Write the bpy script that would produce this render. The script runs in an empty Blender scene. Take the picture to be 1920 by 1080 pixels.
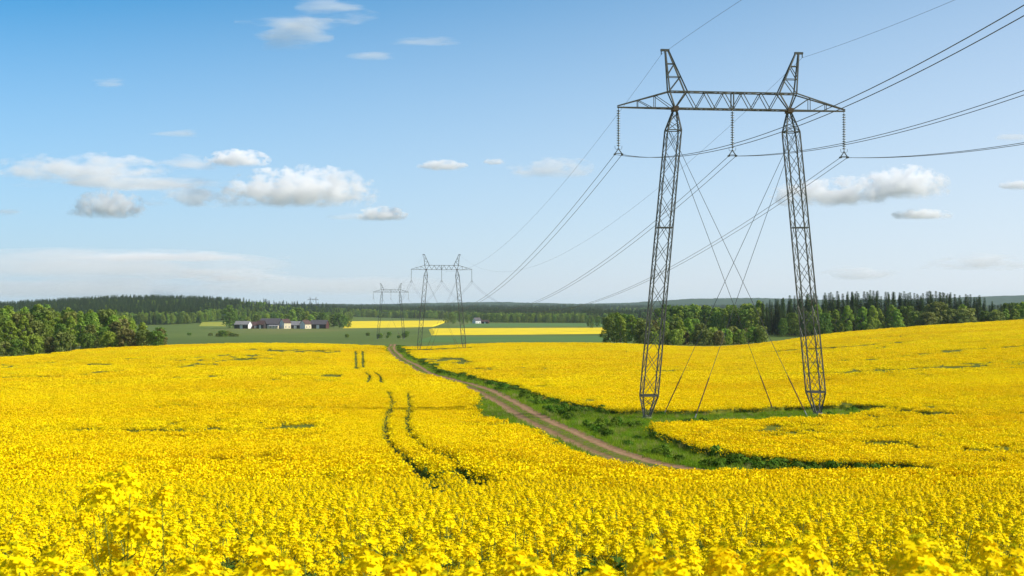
# Rapeseed fields with a guyed portal power line, farm track and woods beyond.
import bpy, bmesh, math, random
import numpy as np
from mathutils import Vector, Matrix

random.seed(7)
RNG = np.random.default_rng(11)
sc = bpy.context.scene
COL = sc.collection
PI = math.pi
F = 2604.0        # focal length in photo pixels (1920 wide)
HX, HY = 960.0, 575.0
CROP = 0.76

# ------------------------------------------------------------------ helpers
def link(o, parent=None):
    COL.objects.link(o)
    if parent is not None:
        o.parent = parent
    return o

def tag(o, label=None, cat=None, group=None, kind=None):
    if label: o['label'] = label
    if cat: o['category'] = cat
    if group: o['group'] = group
    if kind: o['kind'] = kind
    return o

def empty(name, loc, rz=0.0):
    o = bpy.data.objects.new(name, None)
    o.location = loc
    o.rotation_euler = (0, 0, rz)
    o.empty_display_size = 0.5
    return link(o)

class MB:
    """collects boxes, bars, tubes and quads for one mesh"""
    def __init__(s):
        s.v = []; s.f = []
    def add(s, vs, fs):
        b = len(s.v)
        s.v.extend(vs)
        s.f.extend([tuple(b + i for i in f) for f in fs])
    def box(s, lo, hi):
        x0, y0, z0 = lo; x1, y1, z1 = hi
        s.add([(x0,y0,z0),(x1,y0,z0),(x1,y1,z0),(x0,y1,z0),(x0,y0,z1),(x1,y0,z1),(x1,y1,z1),(x0,y1,z1)],
              [(0,3,2,1),(4,5,6,7),(0,1,5,4),(1,2,6,5),(2,3,7,6),(3,0,4,7)])
    def bar(s, a, b, w, h=None):
        a = Vector(a); b = Vector(b); d = b - a
        if d.length < 1e-6: return
        d.normalize()
        up = Vector((0,0,1)) if abs(d.z) < 0.95 else Vector((0,1,0))
        x = d.cross(up).normalized(); y = x.cross(d)
        h = h or w
        vs = []
        for p in (a, b):
            for sx, sy in ((-1,-1),(1,-1),(1,1),(-1,1)):
                vs.append(tuple(p + x*(sx*w/2) + y*(sy*h/2)))
        s.add(vs, [(0,3,2,1),(4,5,6,7),(0,1,5,4),(1,2,6,5),(2,3,7,6),(3,0,4,7)])
    def tube(s, pts, radii, n=6, cap=True):
        pts = [Vector(p) for p in pts]
        if not hasattr(radii, '__len__'): radii = [radii]*len(pts)
        b = len(s.v)
        for i, p in enumerate(pts):
            d = (pts[min(i+1, len(pts)-1)] - pts[max(i-1, 0)]).normalized()
            up = Vector((0,0,1)) if abs(d.z) < 0.9 else Vector((0,1,0))
            x = d.cross(up).normalized(); y = x.cross(d)
            for k in range(n):
                a = 2*PI*k/n
                s.v.append(tuple(p + x*(math.cos(a)*radii[i]) + y*(math.sin(a)*radii[i])))
        for i in range(len(pts)-1):
            for k in range(n):
                k2 = (k+1) % n
                s.f.append((b+i*n+k, b+i*n+k2, b+(i+1)*n+k2, b+(i+1)*n+k))
        if cap:
            s.f.append(tuple(b+k for k in reversed(range(n))))
            s.f.append(tuple(b+(len(pts)-1)*n+k for k in range(n)))
    def lathe(s, prof, cx=0, cy=0, n=10):
        b = len(s.v)
        for r, z in prof:
            for k in range(n):
                a = 2*PI*k/n
                s.v.append((cx+r*math.cos(a), cy+r*math.sin(a), z))
        for i in range(len(prof)-1):
            for k in range(n):
                k2 = (k+1) % n
                s.f.append((b+i*n+k, b+i*n+k2, b+(i+1)*n+k2, b+(i+1)*n+k))
    def mesh(s, name, mat, smooth=False):
        me = bpy.data.meshes.new(name)
        me.from_pydata([tuple(p) for p in s.v], [], s.f)
        me.materials.append(mat)
        if smooth:
            me.polygons.foreach_set('use_smooth', [True]*len(me.polygons))
        me.update()
        return me
    def build(s, name, mat, parent=None, smooth=False):
        return link(bpy.data.objects.new(name, s.mesh(name, mat, smooth)), parent)

def np_mesh(name, verts, quads, mats, smooth=False, mat_idx=None):
    """fast mesh from numpy arrays (quads only)"""
    me = bpy.data.meshes.new(name)
    n = len(verts); m = len(quads)
    me.vertices.add(n)
    me.vertices.foreach_set('co', np.asarray(verts, np.float32).ravel())
    me.loops.add(m*4); me.polygons.add(m)
    me.polygons.foreach_set('loop_start', np.arange(m, dtype=np.int32)*4)
    me.polygons.foreach_set('loop_total', np.full(m, 4, np.int32))
    me.loops.foreach_set('vertex_index', np.asarray(quads, np.int32).ravel())
    for mt in (mats if isinstance(mats, (list, tuple)) else [mats]):
        me.materials.append(mt)
    if mat_idx is not None:
        me.polygons.foreach_set('material_index', np.asarray(mat_idx, np.int32))
    me.polygons.foreach_set('use_smooth', np.full(m, smooth, bool))
    me.update(calc_edges=True)
    return me

def grid_quads(nr, nc):
    i = np.arange(nr-1)[:, None]; j = np.arange(nc-1)[None, :]
    a = i*nc + j
    return np.stack([a, a+1, a+nc+1, a+nc], -1).reshape(-1, 4)

def hash2(ix, iy, seed):
    h = (ix.astype(np.int64)*374761393 + iy.astype(np.int64)*668265263 + seed*974711) & 0xffffffff
    h = ((h ^ (h >> 13)) * 1274126177) & 0xffffffff
    return ((h ^ (h >> 16)) & 0xffff) / 65535.0

def vnoise(x, y, seed=0):
    x = np.asarray(x, float); y = np.asarray(y, float)
    ix = np.floor(x); iy = np.floor(y)
    fx = x-ix; fy = y-iy
    fx = fx*fx*(3-2*fx); fy = fy*fy*(3-2*fy)
    ix = ix.astype(np.int64); iy = iy.astype(np.int64)
    a = hash2(ix, iy, seed); b = hash2(ix+1, iy, seed); c = hash2(ix, iy+1, seed); d = hash2(ix+1, iy+1, seed)
    return (a*(1-fx)+b*fx)*(1-fy) + (c*(1-fx)+d*fx)*fy

def fbm(x, y, seed=0, o=4):
    t = 0; amp = 1; tot = 0
    for k in range(o):
        t = t + amp*vnoise(x*2**k, y*2**k, seed+k*17); tot += amp; amp *= 0.5
    return t/tot

def sstep(x, a, b):
    t = np.clip((np.asarray(x, float)-a)/(b-a), 0, 1)
    return t*t*(3-2*t)

# ------------------------------------------------------------------ terrain
_GD = np.array([0,3,4.5,10,20,30,40,50,62,70,80,90,105,120,150,185,200,250,300,400,480,520,700])
_GZ = np.array([-1.58,-1.58,-1.62,-2.30,-3.46,-4.60,-5.66,-6.86,-8.30,-8.54,-8.96,-9.26,-9.56,-9.78,-10.4,-11.15,-11.4,-12.2,-12.9,-14.0,-14.6,-14.8,-15.6])
_GL = np.interp(_GD, [0,3,4.5,10,20,30,40,50,62,70,80,90,105,120,700], [-1.58,-1.58,-1.62,-2.30,-3.44,-4.50,-5.45,-6.28,-7.28,-7.86,-8.46,-8.96,-9.46,-9.78,0])
_GL = np.where(_GD >= 120, _GZ, _GL)
_T = np.linspace(math.log(3), math.log(705), 900)
_k = np.hanning(31); _k /= _k.sum()
def _smooth(Z):
    z = np.interp(np.exp(_T)-3, _GD, Z)
    return np.convolve(np.pad(z, 15, mode='edge'), _k, 'valid')
_gr, _gl = _smooth(_GZ), _smooth(_GL)
def g_center(D, u):
    """height of the slope down from the viewer: even on one side, with a brow above the track bend on the other"""
    t = np.log(np.maximum(D, 0)+3)
    w = sstep(u, -0.03, 0.09)
    return np.interp(t, _T, _gl)*(1-w)+np.interp(t, _T, _gr)*w
_CX = np.array([-400,-200,0,60,130,250,480,640,720,800,900,1000,1130,1250,1350,1450,1550,1700,1920,2200,2500])
_CY = np.array([662,662,660,659,650,645,641,645,650,651,645,643,643,649,652,643,628,617,606,592,582])
def crest_px(u):
    px = HX + F*u
    return sum(np.interp(px+d, _CX, _CY)*w for d, w in ((-45,.2),(-20,.2),(0,.2),(20,.2),(45,.2)))
def field_end(u):
    return np.interp(u, [-0.45,-0.37,-0.25,-0.1,0.1,0.2,0.37,0.45], [410,425,470,505,505,510,560,570])
_VD = np.array([0,500,600,700,800,1000,1200,1500,2000,3000,5000,20000])
_VC = np.array([-19,-19,-19,-18.9,-18.6,-20.2,-21,-22.5,-23,-24,-24,-24])
_VR = np.array([-15.6,-15.6,-15.4,-15.1,-15,-15.5,-17,-19,-21,-24,-24,-24])
_VL = np.array([-16.5,-16.5,-17.5,-18.5,-18.6,-20,-21,-22.5,-23,-24,-24,-24])
def terrain(X, Y):
    X = np.asarray(X, float); Y = np.asarray(Y, float)
    D = np.maximum(Y, 0.0)
    u = np.clip(X/np.maximum(Y, 3.0), -0.5, 0.55)
    De = field_end(u)
    Df = np.minimum(D, De)
    w = sstep(np.log(np.maximum(Df, 1)), math.log(55), math.log(430))
    z = g_center(Df, u) - Df/F*(crest_px(u)-648)*w
    z = z + sstep(D, 22, 34)*(1-sstep(D, 52, 64))*.5*(fbm(X/6, Y/9, 6, 2)-.5)
    far = sstep(D, 60, 160)*(1-sstep(D, De-140, De-40))
    z = z + far*2.0*(fbm(X/70+3, Y/95, 5, 2)-0.5)*sstep(np.abs(X-20), 25, 70)
    # beyond the crest
    v = np.interp(D, _VD, _VC)
    sr = sstep(u, 0.06, 0.14); sl = sstep(-u, 0.2, 0.3)
    v = v*(1-sr) + np.interp(D, _VD, _VR)*sr
    v = v*(1-sl) + np.interp(D, _VD, _VL)*sl
    v = v + 24*np.exp(-((X+600)/270)**2-((Y-2350)/430)**2)
    v = v + sstep(D, 2600, 5200)*(8+6*fbm(X/900, Y/900, 9, 3))
    s = sstep(D, De+5, De+135)
    return z*(1-s) + v*s

def tz(x, y): return float(terrain(np.array([x]), np.array([y]))[0])

_DS = np.geomspace(3, 9000, 6000)
def ground_at(px, py, off=0.0, dmin=3.0):
    """world point where the sight line through a photo pixel meets the terrain"""
    u = (px-HX)/F
    z = terrain(_DS*u, _DS) + off
    ray = -(py-HY)/F*_DS
    hit = np.where((z >= ray) & (_DS >= dmin))[0]
    k = hit[0] if len(hit) else len(_DS)-1
    return float(_DS[k]*u), float(_DS[k])

# ------------------------------------------------------------------ materials
def new_mat(name):
    m = bpy.data.materials.new(name); m.use_nodes = True
    nt = m.node_tree; nt.nodes.clear()
    return m, nt, nt.nodes, nt.links

def bsdf_mat(name, col, rough=0.7, metal=0.0, var=None, scale=1.0, detail=4, spec=0.3, bump=0.0, transl=0.0, randvar=0.0, hue=None):
    """Principled with world-space noise variation between col and var, optional translucency and per-object variation"""
    m, nt, N, L = new_mat(name)
    out = N.new('ShaderNodeOutputMaterial'); b = N.new('ShaderNodeBsdfPrincipled')
    b.inputs['Roughness'].default_value = rough; b.inputs['Metallic'].default_value = metal
    b.inputs['Specular IOR Level'].default_value = spec
    geo = N.new('ShaderNodeNewGeometry')
    no = N.new('ShaderNodeTexNoise'); no.inputs['Scale'].default_value = scale; no.inputs['Detail'].default_value = detail
    L.new(geo.outputs['Position'], no.inputs['Vector'])
    mix = N.new('ShaderNodeMix'); mix.data_type = 'RGBA'
    mix.inputs['A'].default_value = (*col, 1); mix.inputs['B'].default_value = (*(var or col), 1)
    mr = N.new('ShaderNodeMapRange'); mr.inputs['From Min'].default_value = 0.35; mr.inputs['From Max'].default_value = 0.65
    L.new(no.outputs['Fac'], mr.inputs['Value']); L.new(mr.outputs['Result'], mix.inputs['Factor'])
    c = mix.outputs['Result']
    if randvar > 0:
        oi = N.new('ShaderNodeObjectInfo'); hs = N.new('ShaderNodeHueSaturation')
        m1 = N.new('ShaderNodeMapRange'); m1.inputs['To Min'].default_value = 1-randvar; m1.inputs['To Max'].default_value = 1+randvar
        L.new(oi.outputs['Random'], m1.inputs['Value']); L.new(m1.outputs['Result'], hs.inputs['Value'])
        m2 = N.new('ShaderNodeMath'); m2.operation = 'MULTIPLY_ADD'; m2.inputs[1].default_value = 7.31; m2.inputs[2].default_value = 0
        m3 = N.new('ShaderNodeMath'); m3.operation = 'FRACT'
        m4 = N.new('ShaderNodeMapRange'); h = hue or 0.02
        m4.inputs['To Min'].default_value = 0.5-h; m4.inputs['To Max'].default_value = 0.5+h
        L.new(oi.outputs['Random'], m2.inputs[0]); L.new(m2.outputs[0], m3.inputs[0]); L.new(m3.outputs[0], m4.inputs['Value'])
        L.new(m4.outputs['Result'], hs.inputs['Hue'])
        L.new(c, hs.inputs['Color']); c = hs.outputs['Color']
    L.new(c, b.inputs['Base Color'])
    if bump > 0:
        bp = N.new('ShaderNodeBump'); bp.inputs['Strength'].default_value = bump
        L.new(no.outputs['Fac'], bp.inputs['Height']); L.new(bp.outputs['Normal'], b.inputs['Normal'])
    sh = b.outputs['BSDF']
    if transl > 0:
        t = N.new('ShaderNodeBsdfTranslucent'); L.new(c, t.inputs['Color'])
        ms = N.new('ShaderNodeMixShader'); ms.inputs['Fac'].default_value = transl
        L.new(sh, ms.inputs[1]); L.new(t.outputs['BSDF'], ms.inputs[2]); sh = ms.outputs['Shader']
    L.new(sh, out.inputs['Surface'])
    return m

YEL, YEL2 = (0.91, 0.72, 0.003), (0.85, 0.61, 0.003)
M = {}
M['petal'] = bsdf_mat('petal', YEL, 0.6, var=YEL2, scale=0.03, detail=9, spec=0.02, transl=0.20, randvar=0.07, hue=0.006)
M['bud'] = bsdf_mat('bud', (0.66, 0.58, 0.008), 0.8, var=(0.50, 0.50, 0.012), scale=9, spec=0.0, transl=0.25)
M['stem'] = bsdf_mat('stem_green', (0.10, 0.19, 0.03), 0.6, var=(0.17, 0.24, 0.04), scale=3, spec=0.2, transl=0.15)
M['leaf'] = bsdf_mat('crop_leaf', (0.06, 0.135, 0.016), 0.8, var=(0.09, 0.18, 0.022), scale=4, spec=0.08, transl=0.3)
M['canopy'] = bsdf_mat('crop_canopy', (0.075, 0.10, 0.010), 0.9, var=(0.15, 0.155, 0.008), scale=1.6, detail=8, spec=0.1)
M['grass'] = bsdf_mat('grass_blade', (0.16, 0.30, 0.012), 0.8, var=(0.27, 0.38, 0.02), scale=0.5, spec=0.1, transl=0.45, randvar=0.2, hue=0.02)
M['drygrass'] = bsdf_mat('dry_grass', (0.42, 0.36, 0.14), 0.8, var=(0.34, 0.33, 0.10), scale=1, spec=0.05, transl=0.3, randvar=.15)
M['weed'] = bsdf_mat('weed_leaf', (0.065, 0.14, 0.010), 0.8, var=(0.13, 0.23, 0.016), scale=0.8, spec=0.1, transl=0.35, randvar=0.25, hue=0.02)
M['steel'] = bsdf_mat('weathered_steel', (0.080, 0.090, 0.078), 0.6, 0.25, var=(0.115, 0.118, 0.10), scale=0.8, spec=0.4)
M['plate'] = bsdf_mat('rusty_plate', (0.09, 0.065, 0.04), 0.7, 0.2, var=(0.12, 0.085, 0.05), scale=2)
M['rod'] = bsdf_mat('rusty_rod', (0.17, 0.09, 0.045), 0.7, 0.1, var=(0.11, 0.06, 0.035), scale=1.2)
M['galv'] = bsdf_mat('galvanised', (0.45, 0.45, 0.42), 0.5, 0.4, var=(0.36, 0.36, 0.34), scale=4)
M['wire'] = bsdf_mat('wire', (0.11, 0.12, 0.13), 0.5, 0.5, var=(0.09, 0.10, 0.11), scale=0.3)
M['glass'] = bsdf_mat('insulator_glass', (0.07, 0.095, 0.085), 0.3, 0.0, var=(0.10, 0.13, 0.115), scale=5, spec=0.6)
M['concrete'] = bsdf_mat('concrete', (0.30, 0.29, 0.27), 0.9, var=(0.22, 0.21, 0.19), scale=6)
M['bark'] = bsdf_mat('bark', (0.075, 0.06, 0.045), 0.9, var=(0.12, 0.10, 0.08), scale=3)
M['birchbark'] = bsdf_mat('pale_bark', (0.42, 0.40, 0.36), 0.8, var=(0.16, 0.15, 0.13), scale=2.5)
def leafmat(name, a, b, rv=0.22, hue=0.018, t=0.3):
    return bsdf_mat(name, a, 0.65, var=b, scale=0.45, detail=3, spec=0.15, transl=t, randvar=rv, hue=hue)
M['oak'] = leafmat('dark_leaves', (0.10, 0.18, 0.022), (0.18, 0.265, 0.034))
M['birch'] = leafmat('fresh_leaves', (0.20, 0.31, 0.03), (0.29, 0.385, 0.045))
M['willow'] = leafmat('olive_leaves', (0.16, 0.205, 0.035), (0.22, 0.255, 0.055))
M['bronze'] = leafmat('bronze_leaves', (0.18, 0.16, 0.045), (0.20, 0.21, 0.05))
M['spruce'] = leafmat('spruce_needles', (0.040, 0.078, 0.020), (0.07, 0.115, 0.026), 0.25, 0.012, 0.1)
# ------------------------------------------------------------------ ground
def ground_material():
    m, nt, N, L = new_mat('meadow_ground')
    out = N.new('ShaderNodeOutputMaterial'); b = N.new('ShaderNodeBsdfPrincipled')
    b.inputs['Roughness'].default_value = 0.9; b.inputs['Specular IOR Level'].default_value = 0.1
    geo = N.new('ShaderNodeNewGeometry')
    mp = N.new('ShaderNodeMapping'); mp.inputs['Scale'].default_value = (0.006, 0.002, 0.0)
    L.new(geo.outputs['Position'], mp.inputs['Vector'])
    n1 = N.new('ShaderNodeTexNoise'); n1.inputs['Scale'].default_value = 1.0; n1.inputs['Detail'].default_value = 5
    L.new(mp.outputs['Vector'], n1.inputs['Vector'])
    r = N.new('ShaderNodeValToRGB')
    e = r.color_ramp.elements
    e[0].position = 0.32; e[0].color = (0.085, 0.130, 0.026, 1)
    e[1].position = 0.68; e[1].color = (0.185, 0.185, 0.055, 1)
    k = r.color_ramp.elements.new(0.5); k.color = (0.115, 0.165, 0.032, 1)
    L.new(n1.outputs['Fac'], r.inputs['Fac'])
    n2 = N.new('ShaderNodeTexNoise'); n2.inputs['Scale'].default_value = 0.8; n2.inputs['Detail'].default_value = 8
    L.new(geo.outputs['Position'], n2.inputs['Vector'])
    mx = N.new('ShaderNodeMix'); mx.data_type = 'RGBA'; mx.blend_type = 'MULTIPLY'; mx.inputs['Factor'].default_value = 0.6
    r2 = N.new('ShaderNodeValToRGB'); r2.color_ramp.elements[0].position = 0.3; r2.color_ramp.elements[0].color = (0.45, 0.42, 0.35, 1)
    r2.color_ramp.elements[1].position = 0.7
    L.new(n2.outputs['Fac'], r2.inputs['Fac'])
    L.new(r.outputs['Color'], mx.inputs['A']); L.new(r2.outputs['Color'], mx.inputs['B'])
    L.new(mx.outputs['Result'], b.inputs['Base Color']); L.new(b.outputs['BSDF'], out.inputs['Surface'])
    return m
M['ground'] = ground_material()

def build_ground():
    ang = np.concatenate([np.linspace(-PI, -0.52, 50)[:-1], np.linspace(-0.52, 0.55, 330), np.linspace(0.55, PI, 50)[1:]])
    rad = np.concatenate([[0.0], np.geomspace(1.0, 14000, 560)])
    A, R = np.meshgrid(ang, rad)
    X = R*np.sin(A); Y = R*np.cos(A)
    V = np.stack([X, Y, terrain(X, Y)], -1).reshape(-1, 3)
    me = np_mesh('ground', V, grid_quads(len(rad), len(ang))[:, ::-1], M['ground'], True)
    o = link(bpy.data.objects.new('ground', me))
    tag(o, 'green farmland ground rolling away to the horizon', 'ground', kind='structure')
build_ground()

# ------------------------------------------------------------------ track geometry
def catmull(pts, per=12):
    P = np.array(pts, float)
    P = np.vstack([2*P[0]-P[1], P, 2*P[-1]-P[-2]])
    out = []
    for i in range(1, len(P)-2):
        t = np.linspace(0, 1, per, endpoint=False)[:, None]
        a, b, c, d = P[i-1], P[i], P[i+1], P[i+2]
        out.append(0.5*((2*b)+(-a+c)*t+(2*a-5*b+4*c-d)*t*t+(-a+3*b-3*c+d)*t**3))
    out.append(P[-2][None])
    return np.vstack(out)

ROAD = catmull([(60,58),(36,61.5),(25,63),(18.8,64.4),(14.5,65.6),(11.5,67.6),(9.7,70.6),(8.3,74.5),(6.8,80.3),(5.1,92),(3.63,105),(1.84,120),
                (-0.8,150),(-4.3,185),(-9.1,215),(-15.7,255),(-20.7,300),(-27.2,350),(-34,410),(-41,475),(-46,530),(-52,600),(-60,700)], 10)

def poly_dist(P, X, Y):
    """distance, signed side (+ = right going far) and nearest D along a polyline"""
    X = np.ravel(X); Y = np.ravel(Y)
    best = np.full(X.shape, 1e9); side = np.zeros(X.shape); along = np.zeros(X.shape)
    for a, b in zip(P[:-1], P[1:]):
        d = b-a; L2 = (d*d).sum()
        t = np.clip(((X-a[0])*d[0]+(Y-a[1])*d[1])/L2, 0, 1)
        ex = X-(a[0]+t*d[0]); ey = Y-(a[1]+t*d[1])
        q = ex*ex+ey*ey
        m = q < best
        best[m] = q[m]; side[m] = (ex*d[1]-ey*d[0])[m]; along[m] = (a[1]+t*d[1])[m]
    return np.sqrt(best), np.sign(side), along

RW = 1.75   # half width of the track
def verge_w(D, right):
    if right:
        return np.interp(D, [45,63.9,64.6,66,72,80,90,104,112,126,140,170,220,300,450,700], [0.1,0.3,4.2,4.8,4.2,3.8,3.8,5.0,6.5,6.0,3.6,3.0,2.6,2.6,3.2,3.2])
    return np.interp(D, [45,63,66,70,80,95,105,118,130,145,160,185,230,300,480,700], [0.3,0.5,3.0,3.3,2.7,1.6,2.2,3.6,3.2,1.8,1.2,0.9,1.2,1.4,1.6,1.6])

def crop_top_pts(pxs):
    return np.array([ground_at(px, py, CROP*0.9) for px, py in pxs])
TRAMS = [crop_top_pts(p) for p in (
    [(728,733),(738,755),(724,785),(721,812),(748,848),(790,884),(835,915)],
    [(765,735),(769,760),(762,790),(772,815),(812,848),(855,874),(910,905)],
    [(667,658),(668,692)], [(680,658),(681,690)],
    [(684,697),(694,705),(690,718)], [(702,697),(713,705),(715,718)])]
TRW = [0.34, 0.34, 0.5, 0.5, 0.42, 0.42]

# pylon placement
P1 = (19.15, 120.5); LINE_SLOPE = -0.1228
PROT = math.atan(0.1228)
P2 = ((828-HX)/F*462, 462.0)
P3 = ((733-HX)/F*800, 800.0)
P4 = ((587-HX)/F*2560, 2560.0)

def in_clear(X, Y):
    """strips of rough grass left round the pylon feet"""
    dx = X-P1[0]; dy = Y-P1[1]-0.1228*dx
    wob = 1.6*(fbm(X/4, Y/4, 31, 2)-0.5)
    half_f = np.interp(dx, [-16,-9,-2,6,10,13], [13,13,11.5,9.5,7,0.0])   # towards the viewer
    half_b = np.interp(dx, [-16,-9,0,8,13,16], [3,4.5,6.5,6,4,0.0])
    a = (dx > -17) & (dx < 14) & (dy > -half_f+wob) & (dy < half_b+wob)
    dx2 = X-P2[0]; dy2 = Y-P2[1]-0.1228*dx2
    b = (dx2 > -22) & (dx2 < 13) & (dy2 > -15) & (dy2 < 3)
    return a | b

THIN = []  # thinned crop patches; the first stands in for the shade of the left fold
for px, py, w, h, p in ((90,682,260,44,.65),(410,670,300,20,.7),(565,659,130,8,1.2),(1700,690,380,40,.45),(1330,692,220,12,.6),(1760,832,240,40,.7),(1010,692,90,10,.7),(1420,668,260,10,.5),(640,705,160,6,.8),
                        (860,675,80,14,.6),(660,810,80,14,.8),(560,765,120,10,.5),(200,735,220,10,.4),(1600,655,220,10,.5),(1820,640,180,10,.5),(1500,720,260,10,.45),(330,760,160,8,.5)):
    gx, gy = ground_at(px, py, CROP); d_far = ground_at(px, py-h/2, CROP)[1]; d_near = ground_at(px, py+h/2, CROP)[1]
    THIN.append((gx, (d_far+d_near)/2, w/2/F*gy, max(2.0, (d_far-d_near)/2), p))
MISS = []
for pts, wm in (([(75,806),(300,808),(480,804),(640,797),(720,800),(950,796)],1.5), ([(515,655),(560,660),(605,657)],2.0), ([(598,866),(650,864)],1.1), ([(640,832),(700,830)],1.1), ([(595,818),(640,812)],1.1),
                ([(600,896),(640,898)],1.1), ([(1340,694),(1500,683),(1640,674),(1830,655),(1930,648)],1.3), ([(1400,704),(1560,699),(1700,692),(1910,683)],1.0), ([(1600,762),(1700,770),(1790,777)],1.4),
                ([(1445,808),(1495,812)],1.2), ([(1640,826),(1760,842),(1910,847)],1.2), ([(300,690),(420,677),(465,672)],1.2), ([(0,707),(120,705),(240,694)],1.3), ([(0,690),(130,684),(210,684)],1.1), ([(515,704),(610,702)],1.2),
                ([(1140,692),(1210,697),(1290,694)],1.0), ([(830,670),(850,678),(862,684)],1.0), ([(885,690),(925,695)],1.1), ([(980,706),(1030,711)],1.0), ([(650,760),(700,764)],.8), ([(640,700),(655,722)],.7), ([(120,760),(340,757)],.8), ([(1430,660),(1600,650),(1800,632)],1.0)):
    T_ = np.array([ground_at(px, py, CROP*.9) for px, py in pts]); MISS.append((T_, wm))
LINE_Y = ground_at(480, 807, CROP)[1]
def crop_mask(X, Y, margin=0.0, trams=True):
    """1 where the crop stands, 0 on track, verges, clearings and tramlines"""
    sh = np.shape(X)
    X = np.ravel(np.asarray(X, float)); Y = np.ravel(np.asarray(Y, float))
    u = X/np.maximum(Y, 3)
    m = (Y > -6) & (Y < field_end(u)) & (np.abs(X) < 0.62*np.maximum(Y, 0)+14)
    d, s, al = poly_dist(ROAD, X, Y)
    wob = 0.7*(fbm(X/2.2, Y/2.2, 3, 3)-0.5)
    w = RW + np.where(s > 0, verge_w(al, True), verge_w(al, False)) + wob
    m &= d > w
    m &= ~in_clear(X, Y)
    for T, tw in zip(TRAMS, TRW):
        sel = m & (np.abs(X-T[:, 0].mean()) < 60)
        idx = np.where(sel)[0]
        if len(idx) == 0 or not trams: continue
        dd, _, _ = poly_dist(T, X[idx], Y[idx])
        g = tw*(0.7+0.7*vnoise(X[idx]/1.3, Y[idx]/3.0, 77))+margin
        m[idx[dd < g]] = False
    # a thin drilling miss running across the field
    ly = LINE_Y + 0.05*X + 1.2*(vnoise(X/9, X*0, 5)-0.5)
    gate = (X > -33) & (X < -90)
    m &= ~(gate & (np.abs(Y-ly) < 1.9*vnoise(X/3.5, X*0+2, 8)+margin*.6))
    return m.reshape(sh)

# ------------------------------------------------------------------ the dirt track
def track_material():
    m, nt, N, L = new_mat('dirt_track')
    out = N.new('ShaderNodeOutputMaterial'); b = N.new('ShaderNodeBsdfPrincipled')
    b.inputs['Roughness'].default_value = 0.95; b.inputs['Specular IOR Level'].default_value = 0.1
    uv = N.new('ShaderNodeUVMap'); sep = N.new('ShaderNodeSeparateXYZ'); L.new(uv.outputs['UV'], sep.inputs['Vector'])
    geo = N.new('ShaderNodeNewGeometry')
    n = N.new('ShaderNodeTexNoise'); n.inputs['Scale'].default_value = 1.1; n.inputs['Detail'].default_value = 6
    L.new(geo.outputs['Position'], n.inputs['Vector'])
    ad = N.new('ShaderNodeMath'); ad.operation = 'MULTIPLY_ADD'; ad.inputs[1].default_value = 0.22; L.new(n.outputs['Fac'], ad.inputs[0])
    sb = N.new('ShaderNodeMath'); sb.operation = 'SUBTRACT'; sb.inputs[1].default_value = 0.11
    L.new(sep.outputs['X'], sb.inputs[0]); L.new(sb.outputs[0], ad.inputs[2])
    r = N.new('ShaderNodeValToRGB'); cr = r.color_ramp
    GR = (0.10, 0.115, 0.035, 1); DI = (0.25, 0.15, 0.072, 1); DI2 = (0.34, 0.215, 0.115, 1)
    stops = [(0.0, GR), (0.10, GR), (0.15, DI), (0.26, DI2), (0.36, DI), (0.40, (0.15, 0.14, 0.035, 1)), (0.60, (0.14, 0.145, 0.03, 1)), (0.64, DI), (0.75, DI2), (0.86, DI), (0.91, GR)]
    cr.elements[0].position, cr.elements[0].color = stops[0]
    cr.elements[1].position, cr.elements[1].color = 1.0, GR
    for p, c in stops[1:]:
        e = cr.elements.new(p); e.color = c
    L.new(ad.outputs[0], r.inputs['Fac'])
    n2 = N.new('ShaderNodeTexNoise'); n2.inputs['Scale'].default_value = 5; n2.inputs['Detail'].default_value = 8
    L.new(geo.outputs['Position'], n2.inputs['Vector'])
    r2 = N.new('ShaderNodeValToRGB'); r2.color_ramp.elements[0].position = 0.3; r2.color_ramp.elements[0].color = (0.42, 0.38, 0.33, 1); r2.color_ramp.elements[1].position = 0.62
    L.new(n2.outputs['Fac'], r2.inputs['Fac'])
    mx = N.new('ShaderNodeMix'); mx.data_type = 'RGBA'; mx.blend_type = 'MULTIPLY'; mx.inputs['Factor'].default_value = 0.8
    L.new(r.outputs['Color'], mx.inputs['A']); L.new(r2.outputs['Color'], mx.inputs['B'])
    bp = N.new('ShaderNodeBump'); bp.inputs['Strength'].default_value = 0.6; bp.inputs['Distance'].default_value = 0.05
    L.new(n2.outputs['Fac'], bp.inputs['Height']); L.new(bp.outputs['Normal'], b.inputs['Normal'])
    L.new(mx.outputs['Result'], b.inputs['Base Color']); L.new(b.outputs['BSDF'], out.inputs['Surface'])
    return m
M['track'] = track_material()

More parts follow.
